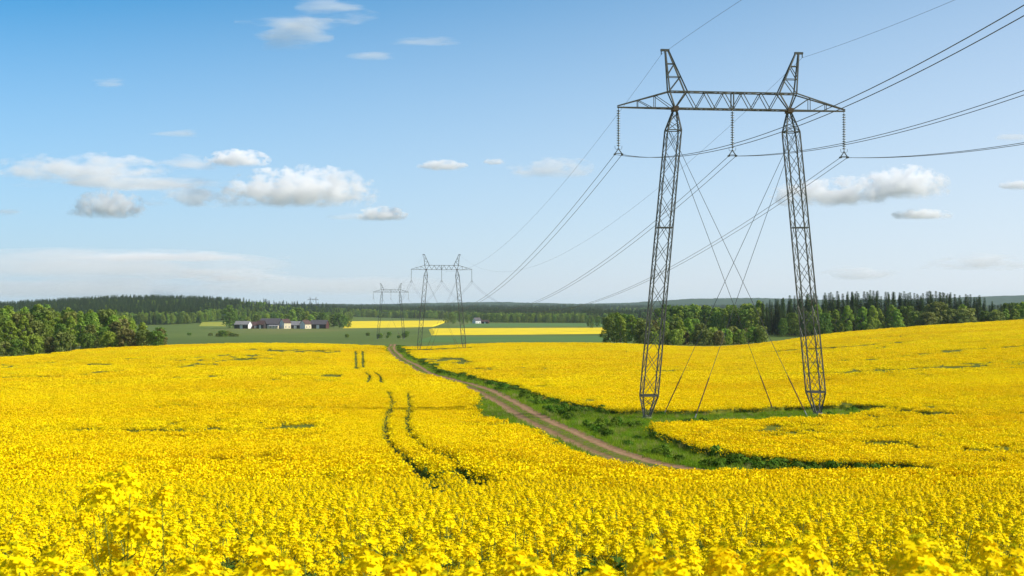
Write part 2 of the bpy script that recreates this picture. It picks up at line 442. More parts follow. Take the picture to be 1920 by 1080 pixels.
def build_track():
    d = np.gradient(ROAD, axis=0); d /= np.linalg.norm(d, axis=1)[:, None]
    nrm = np.stack([d[:, 1], -d[:, 0]], 1)
    W = np.linspace(-1, 1, 15)
    V = []; UVs = []
    for i, p in enumerate(ROAD):
        for w in W:
            wob = 0.12*math.sin(i*0.7+w)+0.1*math.sin(i*1.9)
            q = p + nrm[i]*(w*(RW+0.25)+wob*abs(w))
            V.append((q[0], q[1])); UVs.append(((w+1)/2, i/4))
    V = np.array(V)
    w = np.tile(W, len(ROAD))
    rut = -0.07*(np.exp(-((np.abs(w)-0.5)/0.17)**2))
    z = terrain(V[:, 0], V[:, 1]) + 0.10 + rut - 0.16*np.clip(np.abs(w)-0.85, 0, 1)/0.15
    V3 = np.column_stack([V, z])
    q = grid_quads(len(ROAD), len(W))
    me = np_mesh('dirt_track', V3, q, M['track'], True)
    if me.polygons[50].normal.z < 0: me.flip_normals()
    lay = me.uv_layers.new(name='UVMap')
    li = np.zeros(len(me.loops), np.int32); me.loops.foreach_get('vertex_index', li)
    lay.data.foreach_set('uv', np.array(UVs, np.float32)[li].ravel())
    tag(link(bpy.data.objects.new('dirt_road', me)), 'rutted brown dirt track with a grassy middle winding through the yellow field', 'dirt road', kind='structure')
build_track()

# ------------------------------------------------------------------ crop meshes
def rnd(a, b): return random.uniform(a, b)

def petals(vl, ql, ml, c, nrm, size, twist, mi):
    """one four-petalled flower"""
    n = Vector(nrm).normalized()
    up = Vector((0,0,1)) if abs(n.z) < 0.9 else Vector((1,0,0))
    x = n.cross(up).normalized(); y = n.cross(x)
    c = Vector(c)
    for k in range(4):
        a = twist + k*PI/2
        r = x*math.cos(a)+y*math.sin(a); t = n.cross(r)
        cup = rnd(0.05, 0.3)
        b = len(vl)
        vl.extend([c+t*(-size*.12), c+r*(size*.95)+n*(size*cup)+t*(-size*.5), c+r*(size*1.05)+n*(size*cup)+t*(size*.45), c+t*(size*.12)])
        ql.append((b, b+1, b+2, b+3)); ml.append(mi)

def head_geo(vl, ql, ml, base, R, H, n, fs, lean=(0,0)):
    """rapeseed raceme: open flowers round a bud cluster"""
    for k in range(n):
        t = (k+0.5)/n
        a = k*2.39996 + rnd(-.3, .3)
        r = R*(0.30+0.70*t**0.7)*rnd(0.8, 1.12)
        z = H*(1-t)**1.2*rnd(.85, 1.1)
        c = Vector((base[0]+r*math.cos(a)+lean[0]*z, base[1]+r*math.sin(a)+lean[1]*z, base[2]+z))
        nn = Vector((math.cos(a)*(0.3+0.7*t), math.sin(a)*(0.3+0.7*t), 0.95-0.65*t+rnd(-.2, .2)))
        petals(vl, ql, ml, c, nn, fs*rnd(.85, 1.15), rnd(0, PI), 0)
    for k in range(9):   # buds
        a = k*2.39996; r = R*0.22*math.sqrt(k/9.0)
        c = Vector((base[0]+r*math.cos(a)+lean[0]*H, base[1]+r*math.sin(a)+lean[1]*H, base[2]+H*0.90+rnd(0, .008)))
        s = 0.0035
        b = len(vl)
        vl.extend([c+Vector((-s,0,0)), c+Vector((0,-s,s)), c+Vector((s,0,0)), c+Vector((0,s,s*2.2))])
        ql.append((b, b+1, b+2, b+3)); ml.append(1)
        vl.extend([c+Vector((0,-s,0)), c+Vector((s,0,s)), c+Vector((0,s,0)), c+Vector((-s,0,s*2.2))])
        ql.append((b+4, b+5, b+6, b+7)); ml.append(1)

def stick(vl, ql, ml, a, b, ra, rb, mi):
    a = Vector(a); b = Vector(b); d = (b-a).normalized()
    x = d.cross(Vector((0.3,1,0.1))).normalized(); y = x.cross(d)
    o = len(vl)
    for p, r in ((a, ra), (b, rb)):
        for k in range(4):
            an = k*PI/2
            vl.append(p+x*(r*math.cos(an))+y*(r*math.sin(an)))
    for k in range(4):
        k2 = (k+1) % 4
        ql.append((o+k, o+k2, o+4+k2, o+4+k)); ml.append(mi)

def leafq(vl, ql, ml, a, ang, L, w, droop, mi):
    a = Vector(a); r = Vector((math.cos(ang), math.sin(ang), 0)); t = Vector((-math.sin(ang), math.cos(ang), 0))
    m1 = a+r*(L*.45)+Vector((0,0,L*.25)); e = a+r*L+Vector((0,0,-L*droop))
    o = len(vl)
    vl.extend([a-t*(w*.2), a+t*(w*.2), m1+t*(w*.5), m1-t*(w*.5), e+t*(w*.08), e-t*(w*.08)])
    ql.append((o, o+1, o+2, o+3)); ml.append(mi)
    ql.append((o+3, o+2, o+4, o+5)); ml.append(mi)

CROPM = [M['petal'], M['bud'], M['stem'], M['leaf']]
def geo_mesh(name, vl, ql, ml, mats):
    return np_mesh(name, np.array([tuple(v) for v in vl]), np.array(ql), mats, False, np.array(ml))

HEAD_MESH = []
for k in range(5):
    vl, ql, ml = [], [], []
    head_geo(vl, ql, ml, (0,0,0), rnd(.030, .042), rnd(.04, .08), random.choice([20, 25, 30]), rnd(.0125, .0148), (rnd(-.2,.2), rnd(-.2,.2)))
    HEAD_MESH.append(geo_mesh('flower_head', vl, ql, ml, CROPM))

def plant_layout(H, nb):
    """main stem plus side branches: list of head positions and stem/leaf geometry"""
    vl, ql, ml = [], [], []
    lean = (rnd(-.07, .07), rnd(-.07, .07))
    top = Vector((lean[0]*H, lean[1]*H, H-0.06))
    mid = Vector((lean[0]*.35*H, lean[1]*.35*H, H*.55))
    stick(vl, ql, ml, (0,0,-0.05), mid, .006, .0045, 2); stick(vl, ql, ml, mid, top, .0045, .0022, 2)
    heads = [top]
    for k in range(nb):
        a = 2*PI*k/nb+rnd(-.5, .5); f = rnd(.5, .8)
        s = mid.lerp(top, (f-.55)/.45) if f > .55 else Vector((0,0,0)).lerp(mid, f/.55)
        L = rnd(.11, .25)
        e = Vector((s.x+math.cos(a)*L, s.y+math.sin(a)*L, min(H*rnd(.70, .97), s.z+L*2.2)-0.05))
        m = s.lerp(e, .5)+Vector((math.cos(a)*.02, math.sin(a)*.02, -0.02))
        stick(vl, ql, ml, s, m, .003, .0026, 2); stick(vl, ql, ml, m, e, .0026, .0018, 2)
        heads.append(e)
    for k in range(13):
        z = H*rnd(.12, .68); a = rnd(0, 2*PI)
        leafq(vl, ql, ml, (lean[0]*z*.6, lean[1]*z*.6, z), a, rnd(.10, .24)*(1.25-z/H), rnd(.04, .085), rnd(.0, .5), 3)
    # thin seed pods below the flowers
    for hp in heads:
        for k in range(5):
            a = rnd(0, 2*PI); p = hp+Vector((0,0,-0.02-0.025*k))
            stick(vl, ql, ml, p, p+Vector((math.cos(a)*.035, math.sin(a)*.035, .02)), .0013, .0008, 2)
    return heads, (vl, ql, ml)

PLANT_H = []
PLANTS = []     # (stem mesh, head placements)
for k in range(9):
    PLANT_H.append(rnd(.88, 1.04))
    heads, (vl, ql, ml) = plant_layout(PLANT_H[-1], random.choice([3, 4, 4, 5]))
    PLANTS.append((geo_mesh('stem', vl, ql, ml, CROPM), [(h, random.randrange(5), rnd(.85, 1.2), rnd(0, 6.28)) for h in heads]))

def arrays_of(me):
    v = np.zeros(len(me.vertices)*3, np.float32); me.vertices.foreach_get('co', v)
    q = np.zeros(len(me.loops), np.int32); me.loops.foreach_get('vertex_index', q)
    mi = np.zeros(len(me.polygons), np.int32); me.polygons.foreach_get('material_index', mi)
    return v.reshape(-1, 3), q.reshape(-1, 4), mi

def joined(parts):
    V, Q, I = [], [], []; b = 0
    for me, mat in parts:
        v, q, mi = arrays_of(me)
        Mx = np.array(mat)
        V.append(v @ Mx[:3, :3].T + Mx[:3, 3]); Q.append(q+b); I.append(mi); b += len(v)
    return np.vstack(V), np.vstack(Q), np.concatenate(I)

def proto_plant(pl):
    parts = [(pl[0], Matrix.Identity(4))]
    for h, hi, s, r in pl[1]:
        parts.append((HEAD_MESH[hi], Matrix.Translation(h) @ Matrix.Rotation(r, 4, 'Z') @ Matrix.Scale(s, 4)))
    V, Q, I = joined(parts)
    return bpy.data.objects.new('crop_plant', np_mesh('crop_plant', V, Q, CROPM, False, I))
PROTO_PLANT = [proto_plant(p) for p in PLANTS]

def patch_proto(size, nheads, hw, per, hmin, hmax, stems):
    """a tuft of crop: many flower heads as small petal clusters on short stalks"""
    vl, ql, ml = [], [], []
    for k in range(nheads):
        x, y = rnd(-.5, .5)*size, rnd(-.5, .5)*size
        z = rnd(hmin, hmax)
        for j in range(per):
            c = Vector((x+random.gauss(0, hw*.45), y+random.gauss(0, hw*.45), z+random.gauss(0, hw*.6)))
            n = Vector((random.gauss(0, .7), random.gauss(0, .7), rnd(.15, 1.0))).normalized()
            t = n.cross(Vector((rnd(-1,1), rnd(-1,1), .1))).normalized(); q = n.cross(t)
            s = hw*rnd(.3, .55)
            b = len(vl)
            vl.extend([c-t*s-q*s*.8, c+t*s*.9-q*s, c+t*s+q*s*.9, c-t*s*.8+q*s])
            ql.append((b, b+1, b+2, b+3)); ml.append(0)
        if stems and k % 2 == 0:
            stick(vl, ql, ml, (x, y, z-0.5), (x, y, z), .005, .004, 2)
            leafq(vl, ql, ml, (x, y, z-rnd(.2, .4)), rnd(0, 6.3), .2, .07, .3, 3)
    return bpy.data.objects.new('crop_tuft', geo_mesh('crop_tuft', vl, ql, ml, CROPM))

# ------------------------------------------------------------------ scatter by geometry nodes
def scatter(name, P, protos, rot, scl, idx):
    """one object that places copies of the protos on its points"""
    me = bpy.data.meshes.new(name)
    n = len(P)
    me.vertices.add(n); me.vertices.foreach_set('co', np.asarray(P, np.float32).ravel())
    a = me.attributes.new('pick', 'INT', 'POINT'); a.data.foreach_set('value', np.asarray(idx, np.int32))
    a = me.attributes.new('turn', 'FLOAT_VECTOR', 'POINT'); a.data.foreach_set('vector', np.asarray(rot, np.float32).ravel())
    a = me.attributes.new('size', 'FLOAT_VECTOR', 'POINT'); a.data.foreach_set('vector', np.asarray(scl, np.float32).ravel())
    o = link(bpy.data.objects.new(name, me))
    for pr in protos:
        for mt in pr.data.materials:
            if mt.name not in me.materials: me.materials.append(mt)
    g = bpy.data.node_groups.new(name+'_scatter', 'GeometryNodeTree')
    g.interface.new_socket('Geometry', in_out='INPUT', socket_type='NodeSocketGeometry')
    g.interface.new_socket('Geometry', in_out='OUTPUT', socket_type='NodeSocketGeometry')
    N, L = g.nodes, g.links
    gi = N.new('NodeGroupInput'); go = N.new('NodeGroupOutput')
    jn = N.new('GeometryNodeJoinGeometry')
    for pr in reversed(protos):
        oi = N.new('GeometryNodeObjectInfo'); oi.inputs['Object'].default_value = pr
        oi.inputs['As Instance'].default_value = False
        g2 = N.new('GeometryNodeGeometryToInstance')
        L.new(oi.outputs['Geometry'], g2.inputs[0]); L.new(g2.outputs[0], jn.inputs[0])
    iop = N.new('GeometryNodeInstanceOnPoints'); iop.inputs['Pick Instance'].default_value = True
    def attr(nm, ty):
        x = N.new('GeometryNodeInputNamedAttribute'); x.data_type = ty; x.inputs['Name'].default_value = nm
        return next(s for s in x.outputs if s.enabled and s.name == 'Attribute')
    er = N.new('FunctionNodeEulerToRotation')
    L.new(attr('turn', 'FLOAT_VECTOR'), er.inputs[0])
    L.new(gi.outputs[0], iop.inputs['Points']); L.new(jn.outputs[0], iop.inputs['Instance'])
    L.new(attr('pick', 'INT'), iop.inputs['Instance Index']); L.new(er.outputs[0], iop.inputs['Rotation'])
    L.new(attr('size', 'FLOAT_VECTOR'), iop.inputs['Scale'])
    L.new(iop.outputs[0], go.inputs[0])
    md = o.modifiers.new('scatter', 'NODES'); md.node_group = g
    return o

def jitter_sector(d0, d1, step, umax=0.41, side=1.2):
    """jittered grid over the part of the plain in front of the viewer"""
    xs = np.arange(-umax*d1-side, umax*d1+side, step); ys = np.arange(d0, d1, step)
    X, Y = np.meshgrid(xs, ys); X = X.ravel(); Y = Y.ravel()
    X = X+RNG.uniform(-.5, .5, X.shape)*step; Y = Y+RNG.uniform(-.5, .5, Y.shape)*step
    k = (np.abs(X) < umax*Y+side) & (Y >= d0) & (Y < d1)
    return X[k], Y[k]

def uni_scale(n, a, b, za=1, zb=1):
    s = RNG.uniform(a, b, n)
    return np.column_stack([s, s, s*RNG.uniform(za, zb, n)])
def yaw(n, tilt=0.0):
    return np.column_stack([RNG.normal(0, tilt, n), RNG.normal(0, tilt, n), RNG.uniform(0, 2*PI, n)])

# --- individual plants closest to the camera
NEAR_D = 5.0
def near_plants():
    xs, ys = jitter_sector(2.6, NEAR_D, 0.182, 0.385)
    k = (fbm(xs/.7, ys/.7, 141, 2) < .57) | (RNG.random(len(xs)) < .25); xs, ys = xs[k], ys[k]
    k = np.arange(len(xs))
    print('near plants', len(xs))
    first = {}
    def place(x, y, v, h, rz, label, hs=1.0, slim=1.0):
        e = empty('rapeseed_plant', (x, y, tz(x, y)), rz); e.scale = (slim, slim, h)
        tag(e, label, 'rapeseed plant', 'rapeseed plants in the front rows')
        st, heads = PLANTS[v]
        link(bpy.data.objects.new('stem', st), e)
        for hp, hi, s, r in heads:
            o = bpy.data.objects.new('flower_head', HEAD_MESH[hi]); o.location = hp; o.rotation_euler = (0, 0, r)
            o.scale = (s*hs/slim, s*hs/slim, s*hs/h); link(o, e)
    for x, y in zip(xs, ys):
        place(x, y, random.randrange(9), rnd(.82, 1.08)*CROP/.97*(1.0 if y > 3.6 else 0.97), rnd(0, 6.28), 'rapeseed plant with rounded yellow flower clusters in the front rows of the crop', 1.0+.2*float(1-sstep(y, 2.8, 4.6)))
    for px, py, D, lab, hs in [(232, 872, 4.6, 'tall rapeseed plant rising above the front rows with a full double flower head', 1.35),
                           (318, 880, 4.3, 'tall slender rapeseed plant with a long bare stem above the front rows', 1.1),
                           (203, 890, 4.9, 'tall rapeseed plant with a thin top beside the full double flower head', 1.0)] + [
                           (px, py, D, 'rapeseed plant with big soft flower clusters at the very front edge of the crop', 1.25) for px, py, D in (
                           (1420,992,3.2),(1535,1028,3.1),(1725,1036,3.0),(1345,1008,3.4),(930,1022,3.3),(705,1012,3.5),(1640,1062,2.8),(1130,1040,3.1),(500,1046,3.0),(55,1012,3.3),
                           (1885,1030,3.3),(150,1062,2.8),(600,1060,2.8),(1020,1066,2.8),(1450,1062,2.7),(1580,1046,3.0),(330,1058,2.8),(760,1036,3.2),(1190,1022,3.4),(1290,1040,3.1),(1680,1012,3.3),(1770,1026,3.2),(1840,1000,3.6),(20,1050,2.9),(870,1062,2.8),(440,1064,2.7),(1400,1048,3.0),(1500,1004,3.5),(960,1046,3.0),(110,1030,3.2),(540,1028,3.3),(255,1042,3.1),(820,1050,2.9),(390,1020,3.5),(1240,1056,2.9),(1805,1058,2.9))]:
        x = (px-HX)/F*D; z = -(py-HY)/F*D; v = random.randrange(9)
        place(x, D, v, (z-tz(x, D))/(PLANT_H[v]+.02), rnd(0, 6.28), lab, hs, .5 if D > 4 else .75)
near_plants()

# --- the rest of the crop as one mass
def miss_w(x, y, wm):
    return 1.35*wm*np.clip(.0085*y, .5, 4.5)*(.35+1.1*vnoise(x/(.03*y+.1), x*0+wm, 171))
def crop_mass():
    P, IDX, ROT, SCL = [], [], [], []
    protos = list(PROTO_PLANT); base = len(protos)
    protos += [patch_proto(0.62, 52, .062, 5, .70, 1.0, True) for _ in range(5)]
    b2 = len(protos)
    protos += [patch_proto(1.25, 120, .085, 4, .72, 1.0, True) for _ in range(5)]
    b3 = len(protos)
    protos += [patch_proto(2.6, 190, .13, 3, .74, 1.02, False) for _ in range(5)]
    # bands: plants, then tufts of growing size
    def near_tram(x, y, r=4.0):
        k = np.zeros(len(x), bool)
        for T in TRAMS:
            i = np.where(np.abs(x-T[:, 0].mean()) < 60)[0]
            dd, _, _ = poly_dist(T, x[i], y[i]); k[i[dd < r]] = True
        return k
    for T in TRAMS:      # smaller tufts line the wheel tracks
        x, y = np.meshgrid(np.arange(T[:, 0].min()-5, T[:, 0].max()+5, .42), np.arange(max(75, T[:, 1].min()-5), T[:, 1].max()+5, .42))
        x = x.ravel()+RNG.uniform(-.2, .2, x.size); y = y.ravel()+RNG.uniform(-.2, .2, y.size)
        k = (y > 75) & near_tram(x, y); x, y = x[k], y[k]
        k = crop_mask(x, y, .13) & (RNG.random(len(x)) < (.6 if len(T) < 5 else .5)); x, y = x[k], y[k]; n = len(x)
        s = uni_scale(n, .95, 1.15); s[:, 2] = CROP*RNG.uniform(.92, 1.04, n)
        P.append(np.column_stack([x, y, terrain(x, y)])); SCL.append(s); ROT.append(yaw(n, .03)); IDX.append(RNG.integers(base, b2, n))
    for d0, d1, step, lo, hi, sa, sb in ((NEAR_D, 40, .180, 0, base, .88, 1.08), (28, 75, .40, base, b2, .9, 1.12),
                                         (75, 190, .86, b2, b3, .9, 1.1), (190, 575, 1.75, b3, len(protos), .9, 1.1)):
        x, y = jitter_sector(d0 if lo else -4.0, d1, step, 0.43, 9.0)
        if lo == 0:      # leave room for the viewer and for the separate front plants
            k = (y >= NEAR_D) | ((np.abs(x) > .385*y+1.2) & (np.hypot(x, y) > 1.6)); x, y = x[k], y[k]
        nt = near_tram(x, y) if d0 >= 75 else np.zeros(len(x), bool)
        k = crop_mask(x, y, 0.30*step if step > .3 else 0.0) & ~nt; x, y = x[k], y[k]
        # thinner, lower crop in broad patches
        th = fbm(x/26, y/40, 91, 3)
        keep = RNG.random(len(x)) > np.clip((th-0.60)*3.0, 0, 0.45)
        x, y = x[keep], y[keep]
        # streaky drill rows and bruised spots where fewer flowers show
        st = np.where(y > 150, fbm(x/30, y/6.5, 131, 3), fbm(x/7, y/2.0, 133, 3))
        bb = fbm(x/60+9, y/80, 135, 2)
        keep = RNG.random(len(x)) > np.clip((st-(.64-.16*bb))*6, 0, .6)*(y > 14)
        x, y = x[keep], y[keep]
        for cx, cy, rx, ry, p in THIN:      # sparse flowering; the far left one also imitates slope shade
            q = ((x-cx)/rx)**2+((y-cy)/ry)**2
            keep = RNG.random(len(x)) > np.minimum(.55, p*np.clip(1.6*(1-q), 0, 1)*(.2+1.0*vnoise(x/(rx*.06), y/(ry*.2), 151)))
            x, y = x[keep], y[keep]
        for T_, wm in MISS:
            i = np.where((x > T_[:, 0].min()-9) & (x < T_[:, 0].max()+9) & (y > T_[:, 1].min()-12) & (y < T_[:, 1].max()+12))[0]
            if len(i) == 0: continue
            dd, _, _ = poly_dist(T_, x[i], y[i]); keep = np.ones(len(x), bool)
            wd = miss_w(x[i], y[i], wm)
            keep[i] = (dd > wd) | (RNG.random(len(i)) < .12); x, y = x[keep], y[keep]
        if lo == 0:      # loose stand close by, with gaps between plants
            gp_ = fbm(x/.7, y/.7, 141, 2)
            keep = (gp_ < .57+.1*sstep(y, 7, 13)-.07*sstep(x/y, .0, .12)*(1-sstep(y, 8, 12))) | (y > 13) | (RNG.random(len(x)) < .25)
            x, y = x[keep], y[keep]
        if lo == 0 or lo == base:      # plants thin out gradually into tufts
            f = sstep(y, 28, 40); q = RNG.random(len(x))
            k = (q > f) if lo == 0 else ((q < f) | (y > 40))
            x, y = x[k], y[k]
        n = len(x)
        s = uni_scale(n, sa, sb)
        rag = 1+.7*(fbm(x/1.6, y/2.2, 161, 2)-.45)*sstep(y, 26, 40)*(1-sstep(y, 62, 75))
        hz = rag*CROP/.97*(0.90+0.16*fbm(x/2.5, y/2.5, 12, 3)+0.10*(fbm(x/14, y/14, 15, 2)-.5))
        s[:, 2] = hz*RNG.uniform(*((.84, 1.10) if lo == 0 else (.94, 1.06)), n)
        if d0 == 75:     # stray plants thin out into the verge
            ex, ey = jitter_sector(55, 170, .55, .43); q = (np.abs(ex) < 45); ex, ey = ex[q], ey[q]
            q = ~crop_mask(ex, ey); ex, ey = ex[q], ey[q]
            q = np.zeros(len(ex), bool)
            for ox, oy in ((.8, 0), (-.8, 0), (0, 1.0), (0, -1.0)): q |= crop_mask(ex+ox, ey+oy)
            q &= (poly_dist(ROAD, ex, ey)[0] > RW) & (RNG.random(len(ex)) < .4); ex, ey = ex[q], ey[q]; m_ = len(ex)
            es = uni_scale(m_, .9, 1.2); es[:, 2] = CROP*RNG.uniform(.6, 1.05, m_)
            P.append(np.column_stack([ex, ey, terrain(ex, ey)])); SCL.append(es); ROT.append(yaw(m_, .15)); IDX.append(RNG.integers(0, base, m_))
        P.append(np.column_stack([x, y, terrain(x, y)])); SCL.append(s); ROT.append(yaw(n, .09 if lo == 0 else .03)); IDX.append(RNG.integers(lo, hi, n))
        print('crop', d0, d1, n)
    o = scatter('rapeseed_crop', np.vstack(P), protos, np.vstack(ROT), np.vstack(SCL), np.concatenate(IDX))
    tag(o, 'dense yellow rapeseed in full flower covering the rolling fields', 'rapeseed crop', kind='stuff')
crop_mass()

def crop_base():
    """leafy lower storey of the crop, seen between the flower heads"""
    us = np.linspace(-0.5, 0.5, 560)
    ds = np.geomspace(5.0, 580, 760)
    U, D = np.meshgrid(us, ds)
    X = U*(D+18); Y = D
    m = crop_mask(X, Y, trams=False).astype(float); full = crop_mask(X, Y)
    g = terrain(X, Y)
    lo = np.interp(D, [5, 30, 60, 150], [0.35, 0.45, 0.66, 0.76])
    h = lo*(0.82+0.30*fbm(X*.9, Y*.9, 55, 3)+.12*(hash2(np.floor(X*3).astype(int), np.floor(Y*3).astype(int), 5)-.5))
    for T_, wm in MISS:
        i = np.where((X > T_[:, 0].min()-9) & (X < T_[:, 0].max()+9) & (Y > T_[:, 1].min()-12) & (Y < T_[:, 1].max()+12))
        if len(i[0]) == 0: continue
        dd, _, _ = poly_dist(T_, X[i], Y[i])
        h[i] = np.where(dd < .75*miss_w(X[i], Y[i], wm), .38, h[i])
    h = np.where(full, h, 0.30+.25*fbm(X*2, Y*2, 57, 2))
    Z = np.where(m > 0.5, g+h*CROP, g-0.25)
    V = np.stack([X, Y, Z], -1).reshape(-1, 3)
    q = grid_quads(len(ds), len(us))
    mf = m.ravel()[q].max(1) > 0.5
    q = q[mf]
    used = np.unique(q); rem = np.full(len(V), -1); rem[used] = np.arange(len(used))
    me = np_mesh('crop_understorey', V[used], rem[q], M['canopy'], True)
    if me.polygons[100].normal.z < 0: me.flip_normals()
    tag(link(bpy.data.objects.new('crop_undergrowth', me)), 'green and yellow lower growth of the rapeseed beneath the flower heads', 'undergrowth', kind='stuff')
crop_base()

# ------------------------------------------------------------------ verge grass and weeds
def blade_tuft(nb, h, spread, w, mat, wide=False):
    vl, ql, ml = [], [], []
    for k in range(nb):
        a = rnd(0, 6.28); r = spread*math.sqrt(random.random())
        x, y = r*math.cos(a), r*math.sin(a)
        hh = h*rnd(.55, 1.1); la = rnd(0, 6.28); l = hh*rnd(.1, .55)
        dx, dy = math.cos(la)*l, math.sin(la)*l
        t = Vector((-math.sin(la), math.cos(la), 0))*w
        p0 = Vector((x, y, -.03)); p1 = Vector((x+dx*.35, y+dy*.35, hh*.6)); p2 = Vector((x+dx, y+dy, hh*rnd(.85, 1)))
        b = len(vl)
        ww = 2.2 if wide else .75
        vl.extend([p0-t*.6, p0+t*.6, p1+t*ww*.5, p1-t*ww*.5, p2+t*.12, p2-t*.12])
        ql.append((b, b+1, b+2, b+3)); ml.append(0); ql.append((b+3, b+2, b+4, b+5)); ml.append(0)
    return bpy.data.objects.new('tuft', geo_mesh('tuft', vl, ql, ml, [mat]))

def weed_proto(h, r, n, mat):
    vl, ql, ml = [], [], []
    for k in range(n):
        a = rnd(0, 6.28); t = random.random()**.6; rr = r*math.sqrt(random.random())*(1-.35*t)
        c = Vector((rr*math.cos(a), rr*math.sin(a), h*t*(1-.35*(rr/r)**2)))
        nrm = Vector((math.cos(a)*.8+random.gauss(0,.4), math.sin(a)*.8+random.gauss(0,.4), rnd(.1, 1))).normalized()
        u = nrm.cross(Vector((rnd(-1,1), rnd(-1,1), .2))).normalized(); v = nrm.cross(u); s = rnd(.05, .12)
        b = len(vl); vl.extend([c-u*s, c-v*s*.5, c+u*s, c+v*s*.5]); ql.append((b, b+1, b+2, b+3)); ml.append(0)
    return bpy.data.objects.new('weed', geo_mesh('weed', vl, ql, ml, [mat]))

def verge():
    gp = [blade_tuft(26, .34, .22, .016, M['grass']) for _ in range(5)]+[blade_tuft(22, .42, .22, .014, M['drygrass'])]
    wp = [weed_proto(rnd(.40, .68), rnd(.35, .55), 150, M['weed']) for _ in range(4)]
    PG, SG, IG = [], [], []; PW, SW, IW = [], [], []
    for d0, d1, step, s0 in ((46, 150, .30, 1.0), (150, 300, .75, 1.9), (300, 560, 1.3, 2.6)):
        # band of points around the road and the pylon strip only
        xs, ys = jitter_sector(d0, d1, step, .43)
        k = (xs > -62) & (xs < 42) & ((np.abs(xs-np.interp(ys, ROAD[::1, 1][np.argsort(ROAD[:, 1])], ROAD[:, 0][np.argsort(ROAD[:, 1])])) < 14) | in_clear(xs, ys) | (ys < 74))
        xs, ys = xs[k], ys[k]
        d, s, al = poly_dist(ROAD, xs, ys)
        w = RW + np.where(s > 0, verge_w(al, True), verge_w(al, False))
        green = ((d > RW-.5*RNG.random(len(d))**2) & (d < w+.5)) | in_clear(xs, ys) & (d > RW)
        mid = (d < .38) & (RNG.random(len(d)) < .55)
        z = terrain(xs, ys)
        # tall dark weeds along the right hand bank, in clumps
        wn = fbm(xs/3.0, ys/5.0, 61, 3)
        pylon = in_clear(xs, ys) & (d > RW+5.0)
        wz = green & (((s > 0) & (d > RW+.5) & ~pylon & (wn > np.interp(ys, [60, 75, 100, 125, 140, 200], [.52, .54, .61, .58, .47, .40]))) | (pylon & (wn > .68)))
        gz = green & ~(wz & (RNG.random(len(d)) < .5))
        n = gz.sum(); PG.append(np.column_stack([xs, ys, z])[gz]); sc_ = uni_scale(n, .7*s0, 1.25*s0, .8, 1.2); sc_[:, 2] /= s0**.75
        SG.append(sc_); IG.append(np.where(RNG.random(n) < .07, 5, RNG.integers(0, 5, n)))
        n = mid.sum(); PG.append(np.column_stack([xs, ys, z+.08])[mid]); sm = uni_scale(n, .5*s0, .8*s0, .35, .5); SG.append(sm); IG.append(np.where(RNG.random(n) < .07, 5, RNG.integers(0, 5, n)))
        wz &= RNG.random(len(d)) < .27
        n = wz.sum(); PW.append(np.column_stack([xs, ys, z])[wz]); sc_ = uni_scale(n, .6*s0, 1.2*s0, .8, 1.15); sc_[:, 2] /= s0**.8
        SW.append(sc_); IW.append(RNG.integers(0, 4, n))
    P = np.vstack(PG); print('grass', len(P))
    tag(scatter('grass', P, gp, yaw(len(P), .08), np.vstack(SG), np.concatenate(IG)), 'bright green grass along the track verges and round the pylon feet', 'grass', kind='stuff')
    P = np.vstack(PW); print('weeds', len(P))
    tag(scatter('weeds', P, wp, yaw(len(P), .08), np.vstack(SW), np.concatenate(IW)), 'dark green weeds along the bank of the dirt track', 'weeds', kind='stuff')
verge()

# ------------------------------------------------------------------ trees
def leaf_cluster(vl, ql, ml, c, r, n, s, mi=0, flat=.8):
    for k in range(n):
        d = Vector((random.gauss(0, 1), random.gauss(0, 1), random.gauss(0, 1)))
        d.normalize()
        rr = r*rnd(.55, 1.08)
        p = c+Vector((d.x*rr, d.y*rr, d.z*rr*flat))
        nrm = (d+Vector((random.gauss(0,.45), random.gauss(0,.45), random.gauss(0,.45)+.25))).normalized()
        t = nrm.cross(Vector((rnd(-1,1), rnd(-1,1), rnd(-1,1)))).normalized(); q = nrm.cross(t)
        z = s*rnd(.6, 1.25)
        b = len(vl)
        vl.extend([p-t*z-q*z*.35, p+q*z*-.75, p+t*z+q*z*.3, p+q*z*.8])
        ql.append((b, b+1, b+2, b+3)); ml.append(mi)

def broadleaf(H, W, mat, bark, cb=.22, ncl=26, nleaf=95, ls=.34, tip=0.75):
    """returns trunk mesh, crown mesh for a tree about H tall, W wide"""
    tr = MB()
    tr.tube([(0,0,-.6),(0,0,0),(rnd(-.15,.15),rnd(-.15,.15),H*.3),(rnd(-.3,.3),rnd(-.3,.3),H*.62),(rnd(-.3,.3),rnd(-.3,.3),H*.9)], [.03*H**.9*.42, .028*H**.9*.4, .022*H**.9*.4, .014*H**.9*.4, .02], 7)
    vl, ql, ml = [], [], []
    zc0 = H*cb
    for k in range(ncl):
        t = (k+.5)/ncl
        z = zc0+(H-zc0)*(t**.85)
        prof = math.sin(PI*min(1, max(.12, (z-zc0)/(H-zc0)*tip+.18)))**.7
        a = k*2.4+rnd(-.4, .4); rr = W*.5*prof*rnd(.35, .92)
        r = W*rnd(.15, .26)*(1-.35*t)
        c = Vector((rr*math.cos(a), rr*math.sin(a), min(z, H-r*.7)))
        leaf_cluster(vl, ql, ml, c, r, nleaf, ls)
        if k % 3 == 0 and z > H*.25:
            s = Vector((0, 0, max(H*.18, c.z*.62)))
            tr.tube([s, s.lerp(c, .5)+Vector((0,0,.2)), c], [.05+H*.004, .04+H*.002, .03], 5)
    return tr.mesh('trunk', bark, True), geo_mesh('crown', vl, ql, ml, [mat])

